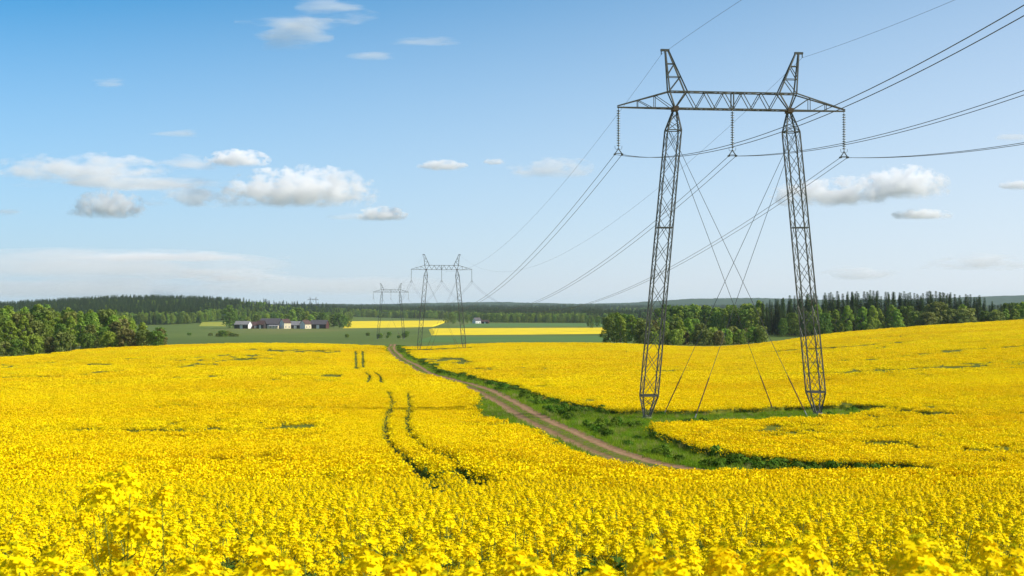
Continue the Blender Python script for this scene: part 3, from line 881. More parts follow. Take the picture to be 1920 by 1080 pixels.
def conifer(H, W, mat, nlev=30, cb=.08, dens=1.0):
    tr = MB()
    tr.tube([(0,0,-.6),(0,0,0),(0,0,H*.5),(0,0,H*.98)], [.02*H, .018*H, .01*H, .01], 7)
    vl, ql, ml = [], [], []
    for i in range(nlev):
        t = i/(nlev-1); z = H*(cb+(1-cb)*t**.92)
        R = W*.5*(1-t)**.82*rnd(.82, 1.12)+.10
        nb = int(rnd(6, 9)*dens) if t < .85 else 5
        a0 = rnd(0, 6.28)
        for k in range(nb):
            a = a0+2*PI*k/nb+rnd(-.25, .25); RR = R*rnd(.7, 1.15)
            d = Vector((math.cos(a), math.sin(a), 0)); s = Vector((-math.sin(a), math.cos(a), 0))
            nseg = max(2, int(RR/.45))
            for j in range(nseg):
                f0 = j/nseg
                for side in (-1, 1):
                    p = d*(RR*(f0+.5/nseg))+Vector((0,0,z-RR*.42*f0**1.3+RR*.1+rnd(-.12,.12)))
                    w = (.30+.30*(1-f0))*rnd(.7, 1.2)*(.6+.5*W/5)*(1-.3*t)
                    e = p+s*(side*w)+d*(w*.5)+Vector((0,0,-w*.5))
                    h = d*(.3*rnd(.7,1.2)*(1-.25*t))
                    b = len(vl); vl.extend([p-h, p+h, e+h*.7, e-h*.5]); ql.append((b, b+1, b+2, b+3)); ml.append(0)
    return tr.mesh('trunk', M['bark'], True), geo_mesh('crown', vl, ql, ml, [mat])

T_OAK = [broadleaf(15, 9.5, M['oak'], M['bark'], cb=.12) for _ in range(3)]
T_BIRCH = [broadleaf(15, 7.2, M['birch'], M['birchbark'], cb=.16, tip=.85) for _ in range(4)]
T_WILLOW = [broadleaf(10, 8.5, M['willow'], M['bark'], cb=.06, ncl=24) for _ in range(3)]
T_BRONZE = [broadleaf(9, 6.5, M['bronze'], M['bark'], cb=.05, ncl=20) for _ in range(2)]
T_SHRUB = [broadleaf(5, 6.2, mt, M['bark'], cb=.02, ncl=16, nleaf=80, ls=.28) for mt in (M['willow'], M['oak'], M['birch'], M['bronze'])]
T_SPRUCE = [conifer(20, rnd(5.4, 7.2), M['spruce']) for _ in range(5)]

HOF = {}
for lst, h in ((T_OAK, 15), (T_BIRCH, 15), (T_WILLOW, 10), (T_BRONZE, 9), (T_SHRUB, 5), (T_SPRUCE, 20)):
    for pr in lst: HOF[pr[1].name] = h

def tree(kind, pr, x, y, h, label, cat, group, wide=1.0, dz=0.0):
    e = empty(kind, (x, y, tz(x, y)+dz), rnd(0, 6.28))
    s = h/HOF[pr[1].name]
    sw = s*wide*rnd(.92, 1.1)
    e.scale = (sw, sw, s)
    tag(e, label, cat, group)
    link(bpy.data.objects.new('trunk', pr[0]), e)
    link(bpy.data.objects.new('crown', pr[1]), e)
    return e

def jit(v, a): return v+rnd(-a, a)
KIND = {'oak': ('broadleaf_tree', T_OAK, 'dark green round crowned tree'), 'birch': ('birch_tree', T_BIRCH, 'fresh light green birch'),
        'willow': ('willow_tree', T_WILLOW, 'olive grey willow'), 'bronze': ('broadleaf_tree', T_BRONZE, 'bronze leaved young tree'),
        'shrub': ('shrub', T_SHRUB, 'low rounded shrub'), 'spruce': ('spruce_tree', T_SPRUCE, 'dark pointed spruce')}
def plant_tree(k, px, D, top=None, h=None, where='', group=None, wide=1.0, variant=None):
    """top = photo row of the tree top; h = height in metres"""
    x = (px-HX)/F*D
    if h is None: h = max(2.0, -(top-HY)/F*D-tz(x, D))
    nm, lst, desc = KIND[k]
    pr = lst[variant % len(lst)] if variant is not None else random.choice(lst)
    cat = 'shrub' if k == 'shrub' else 'tree'
    return tree(nm, pr, x, D, h, desc+' '+where, cat, group, wide)

# left wood
LT = ([-60,0,30,60,78,95,112,150,180,200,222,250,300,320], [572,570,570,575,566,570,577,575,581,577,590,598,612,618])
for row, (D0, n, kinds, cut) in enumerate(((585, 17, ['birch','oak','birch','oak','birch'], 0), (545, 17, ['oak','birch','birch','oak','willow'], 4),
                                          (508, 16, ['birch','oak','willow','birch'], 13), (480, 17, ['birch','oak','birch','willow','oak'], 30))):
    for i in range(n):
        px = -40+i*(335-8*row*0)/(n-1)*1.0+rnd(-8, 8)
        px = min(px, 303)
        D = D0+rnd(-10, 10)-max(0, (120-px))*.10
        top = float(np.interp(px, *LT))+cut*rnd(.5, 1.3)+abs(random.gauss(0, 6))-2
        k = kinds[(i*3+row) % len(kinds)] if px < 215 or row == 0 else random.choice(['willow', 'bronze', 'birch', 'birch', 'oak'])
        plant_tree(k, px, D, top=top, where='in the mixed wood beside the yellow field', group='trees of the mixed wood by the field', wide=1.0)
for i, (px, top) in enumerate(((10, 640), (28, 636), (62, 628), (95, 632), (120, 622), (165, 625), (205, 622), (240, 618), (270, 618), (292, 620))):
    plant_tree('shrub', px, 462-max(0, (100-px))*.1, top=top, where='at the foot of the mixed wood', group='shrubs at the foot of the mixed wood', variant=i, wide=.9)

# copse beyond the pylon
CP = 'in the copse behind the near pylon'
for k, px, top, D in (('oak',1140,594,560),('oak',1152,586,572),('birch',1163,592,560),('oak',1172,589,575),('birch',1185,591,556),('oak',1198,596,568),('willow',1208,599,556),
                      ('bronze',1222,600,562),('oak',1236,600,572),('birch',1248,602,556),('willow',1262,603,566),('birch',1275,600,560),('birch',1290,596,570),('oak',1303,598,576),('willow',1312,606,556)):
    plant_tree(k, px, D, top=top, where=CP, group='trees of the copse behind the near pylon')
for i, (px, top) in enumerate(((1226,622),(1245,620),(1268,618),(1285,622),(1300,625),(1322,618),(1336,614),(1348,620),(1360,616),(1374,612),(1388,618),(1402,615),(1415,613),(1427,611),(1310,632),(1342,630),(1366,631),(1395,630))):
    plant_tree('shrub', px, 552+rnd(-6, 10), top=top, where='in the low row of bushes beside the copse', group='bushes in the row beside the copse', variant=(2, 0, 2, 3)[i % 4], wide=.85)

# right forest
RT = ([1235,1260,1300,1350,1400,1440,1480,1520,1560,1600,1640,1700,1770,1800,1840,1852,1880,1920,1980], [576,574,573,575,571,563,556,553,550,549,547,550,548,553,556,567,570,566,566])
nt_ = 0
for row, (D0, cut) in enumerate(((775, 0), (758, 1), (740, 4), (722, 11), (706, 27), (694, 46))):
    n = 58 if row < 4 else 36
    for i in range(n):
        px = 1240+i*(1965-1240)/(n-1)+rnd(-7, 7)
        D = D0+rnd(-7, 7)+max(0, (1440-px))*.35-max(0, (px-1700))*.12
        top = float(np.interp(px, *RT))+cut*rnd(.6, 1.3)+abs(random.gauss(0, 3.6))-3.5
        if row < 4:
            k = 'spruce' if px > 1425 and random.random() < (1.0 if px < 1860 else .5) else random.choice(['birch','oak','birch','oak','spruce'])
            if px > 1880: k = random.choice(['oak', 'birch', 'spruce'])
        elif row == 9:
            k = random.choice(['spruce','spruce','birch','oak']) if px > 1425 else random.choice(['birch','oak','birch'])
        else:
            k = random.choice(['oak','birch','spruce','oak','birch'])
            if px > 1700: k = random.choice(['birch','willow','oak'])
            if row == 5 and random.random() < .35: continue
            if 1300 < px < 1450: continue
        plant_tree(k, px, D, top=top, where='in the tall forest behind the green strip' if px < 1600 else 'in the tall forest above the yellow slope', group='trees of the tall forest beyond the field')
        nt_ += 1
print('forest trees', nt_)

# trees round the farm
for k, px, top, D, w in (('oak',430,572,1380,.7),('oak',437,580,1400,.8),('oak',626,590,1430,1.1),('oak',636,588,1420,1.1),('oak',645,593,1425,.9),('birch',548,580,1500,1),('birch',575,583,1480,1),
                         ('birch',590,585,1500,1),('oak',560,577,1520,1),('oak',605,586,1500,1),('birch',616,600,1410,.8),('birch',528,588,1470,.8),('oak',452,592,1480,1),('birch',465,594,1470,1),('oak',482,590,1500,1.1),('birch',500,588,1500,1),('oak',515,587,1510,1),('oak',541,590,1460,.9),('birch',584,590,1460,1),('oak',610,594,1450,1.1),('oak',653,596,1440,1),('birch',440,598,1410,.9)):
    plant_tree(k, px, D, top=top, where='beside the barns of the distant farm', group='trees round the distant farm', wide=w*1.35)
for i, (px, top, D) in enumerate(((409,624,905),(418,619,900),(426,620,910),(436,624,905),(395,628,940),(355,630,960),(443,628,900))):
    plant_tree('shrub', px, D, top=top, where='alone in the green meadow below the farm', group='bushes in the meadow below the farm', variant=i % 2+0, wide=1.5)
for i, (px, top, D) in enumerate(((763,618,1000),(764,625,900),(730,623,950),(690,626,940),(651,632,860),(712,634,830),(759,631,860),(727,633,840),(748,634,830))):
    plant_tree('shrub', px, D, h=rnd(1.6, 3.4), where='dotting the rough meadow by the far pylons', group='bushes in the rough meadow', variant=1, wide=1.2)
for i, (px, top, D) in enumerate(((836,590,1850),(845,588,1900),(852,592,1850),(862,586,1950),(876,590,1900),(884,594,1950),(915,590,1950),(925,587,2000),(850,600,1800),(868,598,1800))):
    plant_tree('oak', px, D, top=top, where='around the small white house past the far fields', group='trees round the small white house')
for i, (px, top, D) in enumerate(((1104,597,1500),(1112,599,1520),(1121,594,1500),(1110,606,1350))):
    plant_tree('oak', px, D, top=top, where='at the edge of the far yellow strip', group='trees by the far yellow strip', wide=.9)

# far woods as one mass
def proto_tree(pr, h):
    t, c = pr
    tv = bpy.data.objects.new('far_tree', c); return tv
def far_forest():
    protos = [proto_tree(p, 0) for p in T_SPRUCE[:4]+T_OAK[:2]+T_BIRCH[:2]]
    hts = np.array([20]*4+[15]*4, float)
    X, Y, K, H = [], [], [], []
    def area(px0, px1, d0, d1, step, front=None, con=.7, h0=15, h1=21):
        ys = np.arange(d0, d1, step)
        xs = np.arange((px0-HX)/F*d1-10 if px0 < HX else (px0-HX)/F*d0, (px1-HX)/F*(d1 if px1 > HX else d0)+10, step)
        gx, gy = np.meshgrid(xs, ys); gx = gx.ravel(); gy = gy.ravel()
        gx = gx+RNG.uniform(-.5, .5, gx.shape)*step; gy = gy+RNG.uniform(-.5, .5, gy.shape)*step
        px = HX+F*gx/gy
        f = d0 if front is None else np.interp(px, front[0], front[1])
        k = (px > px0) & (px < px1) & (gy > f+25*(vnoise(gx/60, gy*0, 4)-.5))
        gx, gy, f = gx[k], gy[k], (f if np.isscalar(f) else f[k])
        edge = (gy-f) < 130
        con_ = np.clip(con+.5*(fbm(gx/120, gy/120, 23, 2)-.5), 0, 1)
        isc = RNG.random(len(gx)) < np.where(edge, con_*.12, con_)
        idx = np.where(isc, RNG.integers(0, 4, len(gx)), RNG.integers(4, 8, len(gx)))
        h = np.where(isc, RNG.uniform(h0, h1, len(gx)), RNG.uniform(h0*.62, h1*.72, len(gx)))*np.where(edge, .95, 1)
        X.append(gx); Y.append(gy); K.append(idx); H.append(h)
    area(-60, 450, 1640, 2650, 8.0, ([-60, 150, 300, 370, 400, 430, 450], [1500, 1560, 1640, 1720, 1850, 1900, 1900]), .75)
    area(445, 660, 1850, 2300, 8.0, ([445, 520, 615, 660], [1900, 1850, 1860, 2150]), .45, 12, 17)
    area(440, 1130, 2450, 3700, 13, ([440, 620, 640, 850, 900, 1130], [2100, 2150, 2500, 2500, 2300, 2100]), .6, 16, 23)
    area(880, 1260, 1950, 2500, 8.5, ([880, 905, 935, 1080, 1090, 1260], [2300, 2150, 1980, 1960, 1900, 1500]), .4, 14, 20)
    area(-80, 2050, 3700, 5200, 24, None, .8, 16, 24)
    X, Y, K, H = map(np.concatenate, (X, Y, K, H))
    s = H/hts[K]
    w = s*RNG.uniform(1.0, 1.35, len(s))
    print('far trees', len(X))
    o = scatter('far_forest', np.column_stack([X, Y, terrain(X, Y)-.3]), protos, yaw(len(X)), np.column_stack([w, w, s]), K)
    tag(o, 'hazy dark conifer and broadleaf woods covering the far rises', 'forest', kind='stuff')
far_forest()

M['hill'] = bsdf_mat('wooded_hill', (0.022, 0.042, 0.018), 0.9, var=(0.045, 0.075, 0.028), scale=0.02, detail=8, spec=0.05)
def far_hills():
    xs = np.linspace(-4600, 4600, 900); ys = np.linspace(5600, 11500, 60)
    X, Y = np.meshgrid(xs, ys)
    PX = HX+F*X/Y
    tab = ([-700,0,250,450,620,700,820,930,1080,1180,1300,1420,1560,1700,1850,1930,2500], [571,572,571,571,570,571,568,566,570,568,560,559,562,562,556,554,560])
    top = np.interp(PX, *tab)
    prof = sstep(Y, 5600, 7800)
    Z = -(top-HY)/F*7800*prof - 26*(1-prof) + prof*(6*(fbm(X/260, Y/300, 66, 4)-.5)+4*(vnoise(X/22, Y/60, 68)-.5))
    me = np_mesh('hills', np.stack([X, Y, Z], -1).reshape(-1, 3), grid_quads(len(ys), len(xs)), M['hill'], True)
    tag(link(bpy.data.objects.new('hills', me)), 'low blue wooded hills along the horizon', 'hills', kind='structure')
far_hills()

# ------------------------------------------------------------------ distant fields
def field_sheet(name, corners, mat, lift, label, cat, kind='stuff', n=(36, 10)):
    C = [np.array(ground_at(px, py, 0, 560)) for px, py in corners]   # near-left, near-right, far-right, far-left
    A, B = np.meshgrid(np.linspace(0, 1, n[0]), np.linspace(0, 1, n[1]))
    P = ((1-A)*(1-B))[..., None]*C[0]+(A*(1-B))[..., None]*C[1]+(A*B)[..., None]*C[2]+((1-A)*B)[..., None]*C[3]
    X, Y = P[..., 0], P[..., 1]
    Z = terrain(X, Y)+lift+.12*(fbm(X/5, Y/5, 2, 2)-.5)*min(lift, 1)
    edge = (A == 0) | (A == 1) | (B == 0) | (B == 1)
    Z = np.where(edge, terrain(X, Y)-.5, Z)
    # pull the second ring to the border so the crop edge stands nearly upright
    me = np_mesh(name, np.stack([X, Y, Z], -1).reshape(-1, 3), grid_quads(n[1], n[0]), mat, False)
    if me.polygons[len(me.polygons)//2].normal.z < 0: me.flip_normals()
    return tag(link(bpy.data.objects.new(name, me)), label, cat, kind=kind)
M['farcrop'] = bsdf_mat('far_crop', (0.72, 0.55, 0.008), 0.8, var=(0.58, 0.46, 0.012), scale=.05, detail=8, spec=.1)
M['palecrop'] = bsdf_mat('pale_crop', (0.30, 0.30, 0.03), 0.8, var=(0.24, 0.26, 0.04), scale=.05, detail=8, spec=.1)
M['wheat'] = bsdf_mat('young_wheat', (0.075, 0.145, 0.034), 0.8, var=(0.09, 0.165, 0.036), scale=.03, detail=6, spec=.1)
field_sheet('rapeseed_field', [(640,616),(812,613.5),(846,601),(648,602)], M['farcrop'], 1.0, 'far yellow rapeseed field beside the farm, below the woods', 'rapeseed field')
field_sheet('rapeseed_field', [(806,629),(1140,626),(1140,615),(800,616.5)], M['farcrop'], 1.0, 'long thin yellow rapeseed strip behind the second pylon', 'rapeseed field')
field_sheet('rapeseed_field', [(1098,604),(1145,604),(1145,598.5),(1104,598.5)], M['farcrop'], 1.0, 'short far yellow rapeseed patch beside the copse', 'rapeseed field')
field_sheet('pale_field', [(372,612),(424,612),(424,604),(378,604)], M['palecrop'], .8, 'small pale yellow green field at the foot of the wooded hill', 'field')
field_sheet('wheat_field', [(770,643),(1150,641),(1150,630),(800,632)], M['wheat'], .5, 'green wheat strip beyond the crest behind the second pylon', 'wheat field')
field_sheet('wheat_field', [(850,613.5),(1140,611.5),(1140,606),(880,606)], M['wheat'], .5, 'far green wheat strip in front of the small white house', 'wheat field')

# ------------------------------------------------------------------ farm buildings
def bmat(name, a, b=None): return bsdf_mat(name, a, 0.8, var=b or tuple(x*.8 for x in a), scale=.5)
M['w_dark'] = bmat('dark_boards', (0.045, 0.035, 0.032)); M['w_red'] = bmat('red_boards', (0.085, 0.030, 0.022)); M['w_cream'] = bmat('cream_boards', (0.72, 0.62, 0.42))
M['w_white'] = bmat('white_paint', (0.80, 0.79, 0.76)); M['r_grey'] = bmat('grey_sheet_roof', (0.095, 0.085, 0.09)); M['r_pale'] = bmat('pale_sheet_roof', (0.24, 0.235, 0.24))
M['r_brown'] = bmat('brown_tile_roof', (0.085, 0.045, 0.04)); M['r_dark'] = bmat('dark_roof', (0.07, 0.07, 0.08)); M['pane'] = bsdf_mat('window_pane', (0.05, 0.06, 0.07), .15, spec=.6)

def building(name, px, D, w, dep, hw, hr, rz, wall, roof, label, cat, gable=None, door=None, wins=0, chimney=False, dz=0.0):
    x = (px-HX)/F*D
    e = empty(name, (x, D, tz(x, D)+dz), rz); tag(e, label, cat, 'buildings of the distant farm' if D < 1800 else None)
    b = MB(); a, d = w/2, dep/2
    b.add([(-a,-d,-1),(a,-d,-1),(a,d,-1),(-a,d,-1),(-a,-d,hw),(a,-d,hw),(a,d,hw),(-a,d,hw)], [(0,1,5,4),(2,3,7,6),(0,3,2,1)])
    b.build('wall', M[wall], e)
    zr = hw+hr
    for sx in (-1, 1):
        g = MB(); g.add([(sx*a,-d,-1),(sx*a,d,-1),(sx*a,d,hw),(sx*a,0,zr),(sx*a,-d,hw)], [(0,1,2,3,4) if sx > 0 else (4,3,2,1,0)])
        g.build('gable_wall', M[gable or wall], e)
    r = MB(); ov = .45; t = .18
    for sy in (-1, 1):
        ey = sy*(d+ov); ez = hw-hr*ov/d
        r.add([(-a-ov,0,zr+.05),(a+ov,0,zr+.05),(a+ov,ey,ez+.05),(-a-ov,ey,ez+.05),(-a-ov,0,zr+.05+t),(a+ov,0,zr+.05+t),(a+ov,ey,ez+.05+t),(-a-ov,ey,ez+.05+t)],
              [(0,1,2,3),(7,6,5,4),(0,4,5,1),(1,5,6,2),(2,6,7,3),(3,7,4,0)])
    ro = r.build('roof', M[roof], e)
    if chimney:
        c = MB(); c.box((a*.3-.35,-.35,zr-.6), (a*.3+.35,.35,zr+1.1)); c.build('chimney', M['w_red'], ro)
    if door:
        q = MB(); q.box((-door/2,-d-.06,-.1), (door/2,-d+.02,min(hw*.85, 3.6))); q.build('door', M['w_white' if wall != 'w_white' else 'w_dark'], e)
    for k in range(wins):
        cx = -a+w*(k+.5)/wins
        if door and abs(cx) < door/2+.6: continue
        f = MB(); f.box((cx-.65,-d-.05,1.0), (cx+.65,-d+.02,2.4)); fo = f.build('window', M['w_white'], e)
        p = MB(); p.box((cx-.5,-d-.08,1.15), (cx+.5,-d-.051,2.25)); p.build('pane', M['pane'], fo)
    return e
building('barn', 456, 1390, 15, 9, 4.2, 3.2, -.25, 'w_dark', 'r_pale', 'long low dark barn with a pale roof and a white gable end', 'barn', gable='w_white', door=3)
building('shed', 479, 1400, 8, 7, 3.2, 3.4, .2, 'w_red', 'r_brown', 'small brown roofed shed beside the pale roofed low barn', 'shed', door=2)
building('shed', 490, 1390, 7, 7, 4.2, 3.6, -.15, 'w_dark', 'r_brown', 'narrow tall brown roofed shed against the big grey barn', 'shed', door=1.6)
building('barn', 508, 1400, 20, 12, 4.8, 5.2, -.15, 'w_dark', 'r_grey', 'big barn with a wide dark grey roof in the middle of the farm', 'barn', door=4)
building('lean_to', 514, 1380, 9, 4, 2.6, 1.0, -.15, 'w_cream', 'r_pale', 'low cream lean-to in front of the big grey barn', 'lean-to', wins=3)
building('farmhouse', 535, 1385, 8, 8, 6.0, 3.4, .75, 'w_cream', 'r_brown', 'two storey cream farmhouse with white gable at the farm', 'house', gable='w_white', wins=2, chimney=True)
building('barn', 557, 1395, 13, 9, 3.6, 3.6, -.25, 'w_dark', 'r_pale', 'dark barn with a pale roof next to the white gabled cottage', 'barn', door=3)
building('cottage', 573, 1385, 8, 8, 4.8, 3.6, .85, 'w_cream', 'r_brown', 'cream cottage with a bright white gable between two dark barns', 'house', gable='w_white', wins=2, chimney=True)
building('barn', 599, 1395, 17, 10, 4.4, 4.0, -.2, 'w_dark', 'r_grey', 'dark barn with a red gable at the end by the dark trees', 'barn', gable='w_red', door=3)
building('house', 894, 1850, 9, 8, 4.5, 3.5, .6, 'w_white', 'r_grey', 'small white house among trees past the far fields', 'house', wins=2, chimney=True)
building('shed', 910, 1840, 10, 6, 3, 2, -.2, 'w_red', 'r_brown', 'low brown shed beside the small white house', 'shed', door=2)
building('house', 831, 2700, 14, 9, 6, 4, .6, 'w_white', 'r_pale', 'white house far off against the dark woods', 'house', wins=2)
# pale transformer post by the forest
# ------------------------------------------------------------------ pylons
HB, HT, HP = 26.9, 28.35, 31.9    # bottom chord, top chord, peak
LX, BX = 5.1, 7.62                # mast tops / mast feet
def lattice_mast(sx, T=1.0):
    m = MB()
    H = HB-.15
    def cen(z): return sx*(BX+(LX-BX)*z/H)
    def half(z):
        return float(np.interp(z, [0, .15, 2.1, H-1.7-.05, H-.15, H], [.16, .16, .66, .60, .15, .15]))
    def cor(z, i): 
        cx, cy = ((-1,-1),(1,-1),(1,1),(-1,1))[i]
        return (cen(z)+cx*half(z), cy*half(z), z)
    keys = [0, 2.1, H-1.75, H]
    for i in range(4):
        for a, b in zip(keys[:-1], keys[1:]):
            m.bar(cor(a, i), cor(b, i), .098*T)
    levels = list(np.linspace(.25, 2.1, 3))+list(np.linspace(2.1, H-1.75, 13))[1:]+list(np.linspace(H-1.75, H-.3, 3))[1:]
    for a, b in zip(levels[:-1], levels[1:]):
        for i in range(4):
            j = (i+1) % 4
            m.bar(cor(a, i), cor(b, j), .038*T); m.bar(cor(a, j), cor(b, i), .038*T)
    for z in (2.1, 2.18, H-1.75, H*.62):
        for i in range(4): m.bar(cor(z, i), cor(z, (i+1) % 4), .08)
    return m
def cross_arm(T=1.0):
    m = MB(); dy = .42; c = .098*T; b = .05*T
    tip = 10.15
    for s in (-1, 1):
        m.bar((-LX-.0, s*dy, HB), (LX, s*dy, HB), c); m.bar((-5.65, s*dy, HT), (5.65, s*dy, HT), c)
        for e in (-1, 1):
            m.bar((e*LX, s*dy, HB), (e*tip, s*.08, HB+.02), c); m.bar((e*5.65, s*dy, HT), (e*tip, s*.08, HB+.14), c)
            # bracing of the outer arms
            xs = [LX+.3, 7.0, 8.4]
            def top(x): return HT+(HB+.14-HT)*(x-5.65)/(tip-5.65)
            def yy(x): return dy+(.08-dy)*(x-LX)/(tip-LX)
            m.bar((e*6.9, s*yy(6.9), HB), (e*6.9, s*yy(6.9), top(6.9)), b); m.bar((e*8.4, s*yy(8.4), HB), (e*8.4, s*yy(8.4), top(8.4)), b)
            m.bar((e*5.3, s*dy, HB), (e*6.9, s*yy(6.9), top(6.9)), b); m.bar((e*7.1, s*yy(7.1), HB), (e*8.4, s*yy(8.4), top(8.4)), b)
            # V legs over each mast
            m.bar((e*LX, s*.16, HB), (e*5.65, s*dy, HT), c); m.bar((e*LX, s*.16, HB), (e*4.1, s*dy, HT), c)
        n = 10; x0 = 4.1
        P = [(-x0+2*x0*k/n) for k in range(n+1)]
        for k in range(n):
            z0, z1 = (HT, HB) if k % 2 == 0 else (HB, HT)
            m.bar((P[k], s*dy, z0), (P[k+1], s*dy, z1), b+.01)
        m.bar((0, s*dy, HB), (0, s*dy, HT), c)
    for z in (HB, HT):
        xs = np.linspace(-LX, LX, 9)
        for k in range(8):
            m.bar((xs[k], -dy if k % 2 else dy, z), (xs[k+1], dy if k % 2 else -dy, z), .05)
        for x in xs: m.bar((x, -dy, z), (x, dy, z), .06)
    return m
def peak(sx, tk=1.0):
    m = MB(); dy = .42; b = .06*tk
    T = (5.85, HP)
    for s in (-1, 1):
        o0, o1 = (5.65, HT), (T[0]+.10, HP); i0, i1 = (4.1, HT), (T[0]-.18, HP)
        def P(a, c, t): 
            return (sx*(a[0]+(c[0]-a[0])*t), s*(dy+(.09-dy)*t), a[1]+(c[1]-a[1])*t)
        m.bar(P(o0, o1, 0), P(o0, o1, 1), .11*tk); m.bar(P(i0, i1, 0), P(i0, i1, 1), .11*tk)
        for t in (.36, .68): m.bar(P(o0, o1, t), P(i0, i1, t), b)
        m.bar(P(o0, o1, 0), P(i0, i1, .36), b); m.bar(P(o0, o1, .40), P(i0, i1, .68), b)
    for t in (.36, .68):
        for a, c in (((5.65, HT), (T[0]+.1, HP)), ((4.1, HT), (T[0]-.18, HP))):
            x = sx*(a[0]+(c[0]-a[0])*t); y = dy+(.09-dy)*t; z = a[1]+(c[1]-a[1])*t
            m.bar((x, -y, z), (x, y, z), b)
    m.box((min(sx*5.6, sx*6.35), -.13, HP-.05), (max(sx*5.6, sx*6.35), .13, HP+.13))
    m.bar((sx*6.3, 0, HP), (sx*6.3, 0, HP-.35), .07)
    return m
def insulator():
    m = MB(); prof = [(.03, 0), (.03, -.22)]
    n = 15; L = 3.2
    for k in range(n):
        z = -.22-k*L/n
        prof += [(.035, z), (.17, z-.07), (.16, z-.09), (.04, z-.095)]
    prof += [(.03, -.22-L), (.03, -3.6)]
    m.lathe(prof, n=9)
    return m
INS_Z = -3.95
def yoke():
    m = MB()
    m.bar((0,0,-3.55), (-.31,0,-3.98), .07); m.bar((0,0,-3.55), (.31,0,-3.98), .07); m.bar((-.33,0,-3.95), (.33,0,-3.95), .06)
    for s in (-1, 1):   # arcing horns
        m.tube([(0,0,-3.5), (s*.2,0,-3.62), (s*.3,0,-3.5), (s*.31,0,-3.3)], .018, 5)
    return m
def clamp(sx):
    m = MB(); m.box((sx*.32-.06,-.22,INS_Z-.15), (sx*.32+.06,.22,INS_Z-.02)); m.bar((sx*.32,0,INS_Z), (sx*.32,0,INS_Z-.1), .05)
    return m
MESH = {'mast': [lattice_mast(s).mesh('mast', M['steel']) for s in (-1, 1)], 'arm': cross_arm().mesh('crossarm', M['steel']),
        'peak': [peak(s).mesh('peak', M['steel']) for s in (-1, 1)], 'ins': insulator().mesh('insulator_string', M['glass'], True),
        'yoke': yoke().mesh('yoke', M['steel']), 'clamp': [clamp(s).mesh('clamp', M['steel']) for s in (-1, 1)]}
def _plate(s):
    m = MB(); m.box((s*LX-.24, -.5, HB-.22), (s*LX+.24, .5, HB+.16)); return m.mesh('joint_plate', M['plate'])
MESH['plate'] = [_plate(s) for s in (-1, 1)]
def _foot(sx):
    m = MB(); m.lathe([(.0, .3), (.42, .3), (.5, -1.2)], sx*BX, 0, 10); m.box((sx*BX-.22, -.22, .28), (sx*BX+.22, .22, .42))
    return m.mesh('footing', M['concrete'])
MESH['foot'] = [_foot(s) for s in (-1, 1)]
# guys: (mast side, anchor x, anchor y) in pylon axes
GUYS = []
for s_, px_, py_ in ((-1, 1453, 774), (-1, 1517, 784), (1, 1240, 781), (1, 1298, 791)):
    gx_, gy_ = ground_at(px_, py_, 0, 60)
    l_ = Matrix.Rotation(-PROT, 3, 'Z') @ Vector((gx_-P1[0], gy_-P1[1], 0))
    GUYS.append((s_, l_.x, l_.y))
print('guys', GUYS)

STOUT = {t: {'mast': [lattice_mast(s, t).mesh('mast', M['steel']) for s in (-1, 1)], 'arm': cross_arm(t).mesh('crossarm', M['steel']),
             'peak': [peak(s, t).mesh('peak', M['steel']) for s in (-1, 1)]} for t in (1.5, 3.4)}
def pylon(pos, label, rot=PROT, detail=True, full=True, thick=1.0):
    x, y = pos
    z0 = tz(x, y)+.05
    e = empty('electricity_pylon', (x, y, z0), rot)
    tag(e, label, 'pylon', 'pylons of the power line')
    def c(name, me, par=e):
        return link(bpy.data.objects.new(name, me), par)
    R = Matrix.Rotation(rot, 3, 'Z')
    MS = STOUT.get(thick, MESH)
    for k, s in ((0, -1), (1, 1)):
        mo = c('mast', MS['mast'][k])
        w = R @ Vector((s*BX, 0, 0))
        if full:
            dz = tz(x+w.x, y+w.y)-z0
            # slide the mast along its own lean so it stands on the slope and still meets the crossarm
            mo.scale = (1, 1, (HB-.15-dz)/(HB-.15)); mo.location = (0, 0, dz)
            f = c('footing', MESH['foot'][k], mo)
        c('peak', MS['peak'][k])
    ar = c('crossarm', MS['arm'])
    for pm in MESH['plate']: c('joint_plate', pm, ar)
    for xx in (-10.07, 0, 10.07):
        i = c('insulator_string', MESH['ins']); i.location = (xx, 0, HB)
        if detail:
            yk = c('yoke', MESH['yoke'], i)
            for k in (0, 1): c('clamp', MESH['clamp'][k], i)
    if full:
        for s, ax, ay in GUYS:
            w = R @ Vector((ax, ay, 0))
            az = tz(x+w.x, y+w.y)-z0
            a = Vector((s*(LX+.45), .35*(1 if ay > 0 else -1), HB-2.0)); b = Vector((ax, ay, az-.25))
            d = (a-b).normalized()
            g = MB(); g.tube([a, b+d*4.2], .022, 5); go = g.build('guy_wire', M['wire'], e)
            r = MB(); r.tube([b+d*.9, b+d*4.3], .05, 6); r.build('anchor_rod', M['rod'], go)
            q = MB(); q.tube([b, b+d*1.0], .055, 6); q.build('anchor_sleeve', M['galv'], go)
    return e, z0
PY = []
PY.append(pylon(P1, 'tall near lattice portal pylon with crossed guy wires standing in the yellow field'))
PY.append(pylon(P2, 'second lattice portal pylon standing by the track where the yellow field ends'))
PY.append(pylon(P3, 'third smaller portal pylon in the green meadow below the farm', thick=1.5))
PY.append(pylon(P4, 'tiny farthest portal pylon rising over the dark woods', detail=False, full=False, thick=3.4))
_z4 = -(557-HY)/F*P4[1]-HP
PY[3][0].location.z = _z4

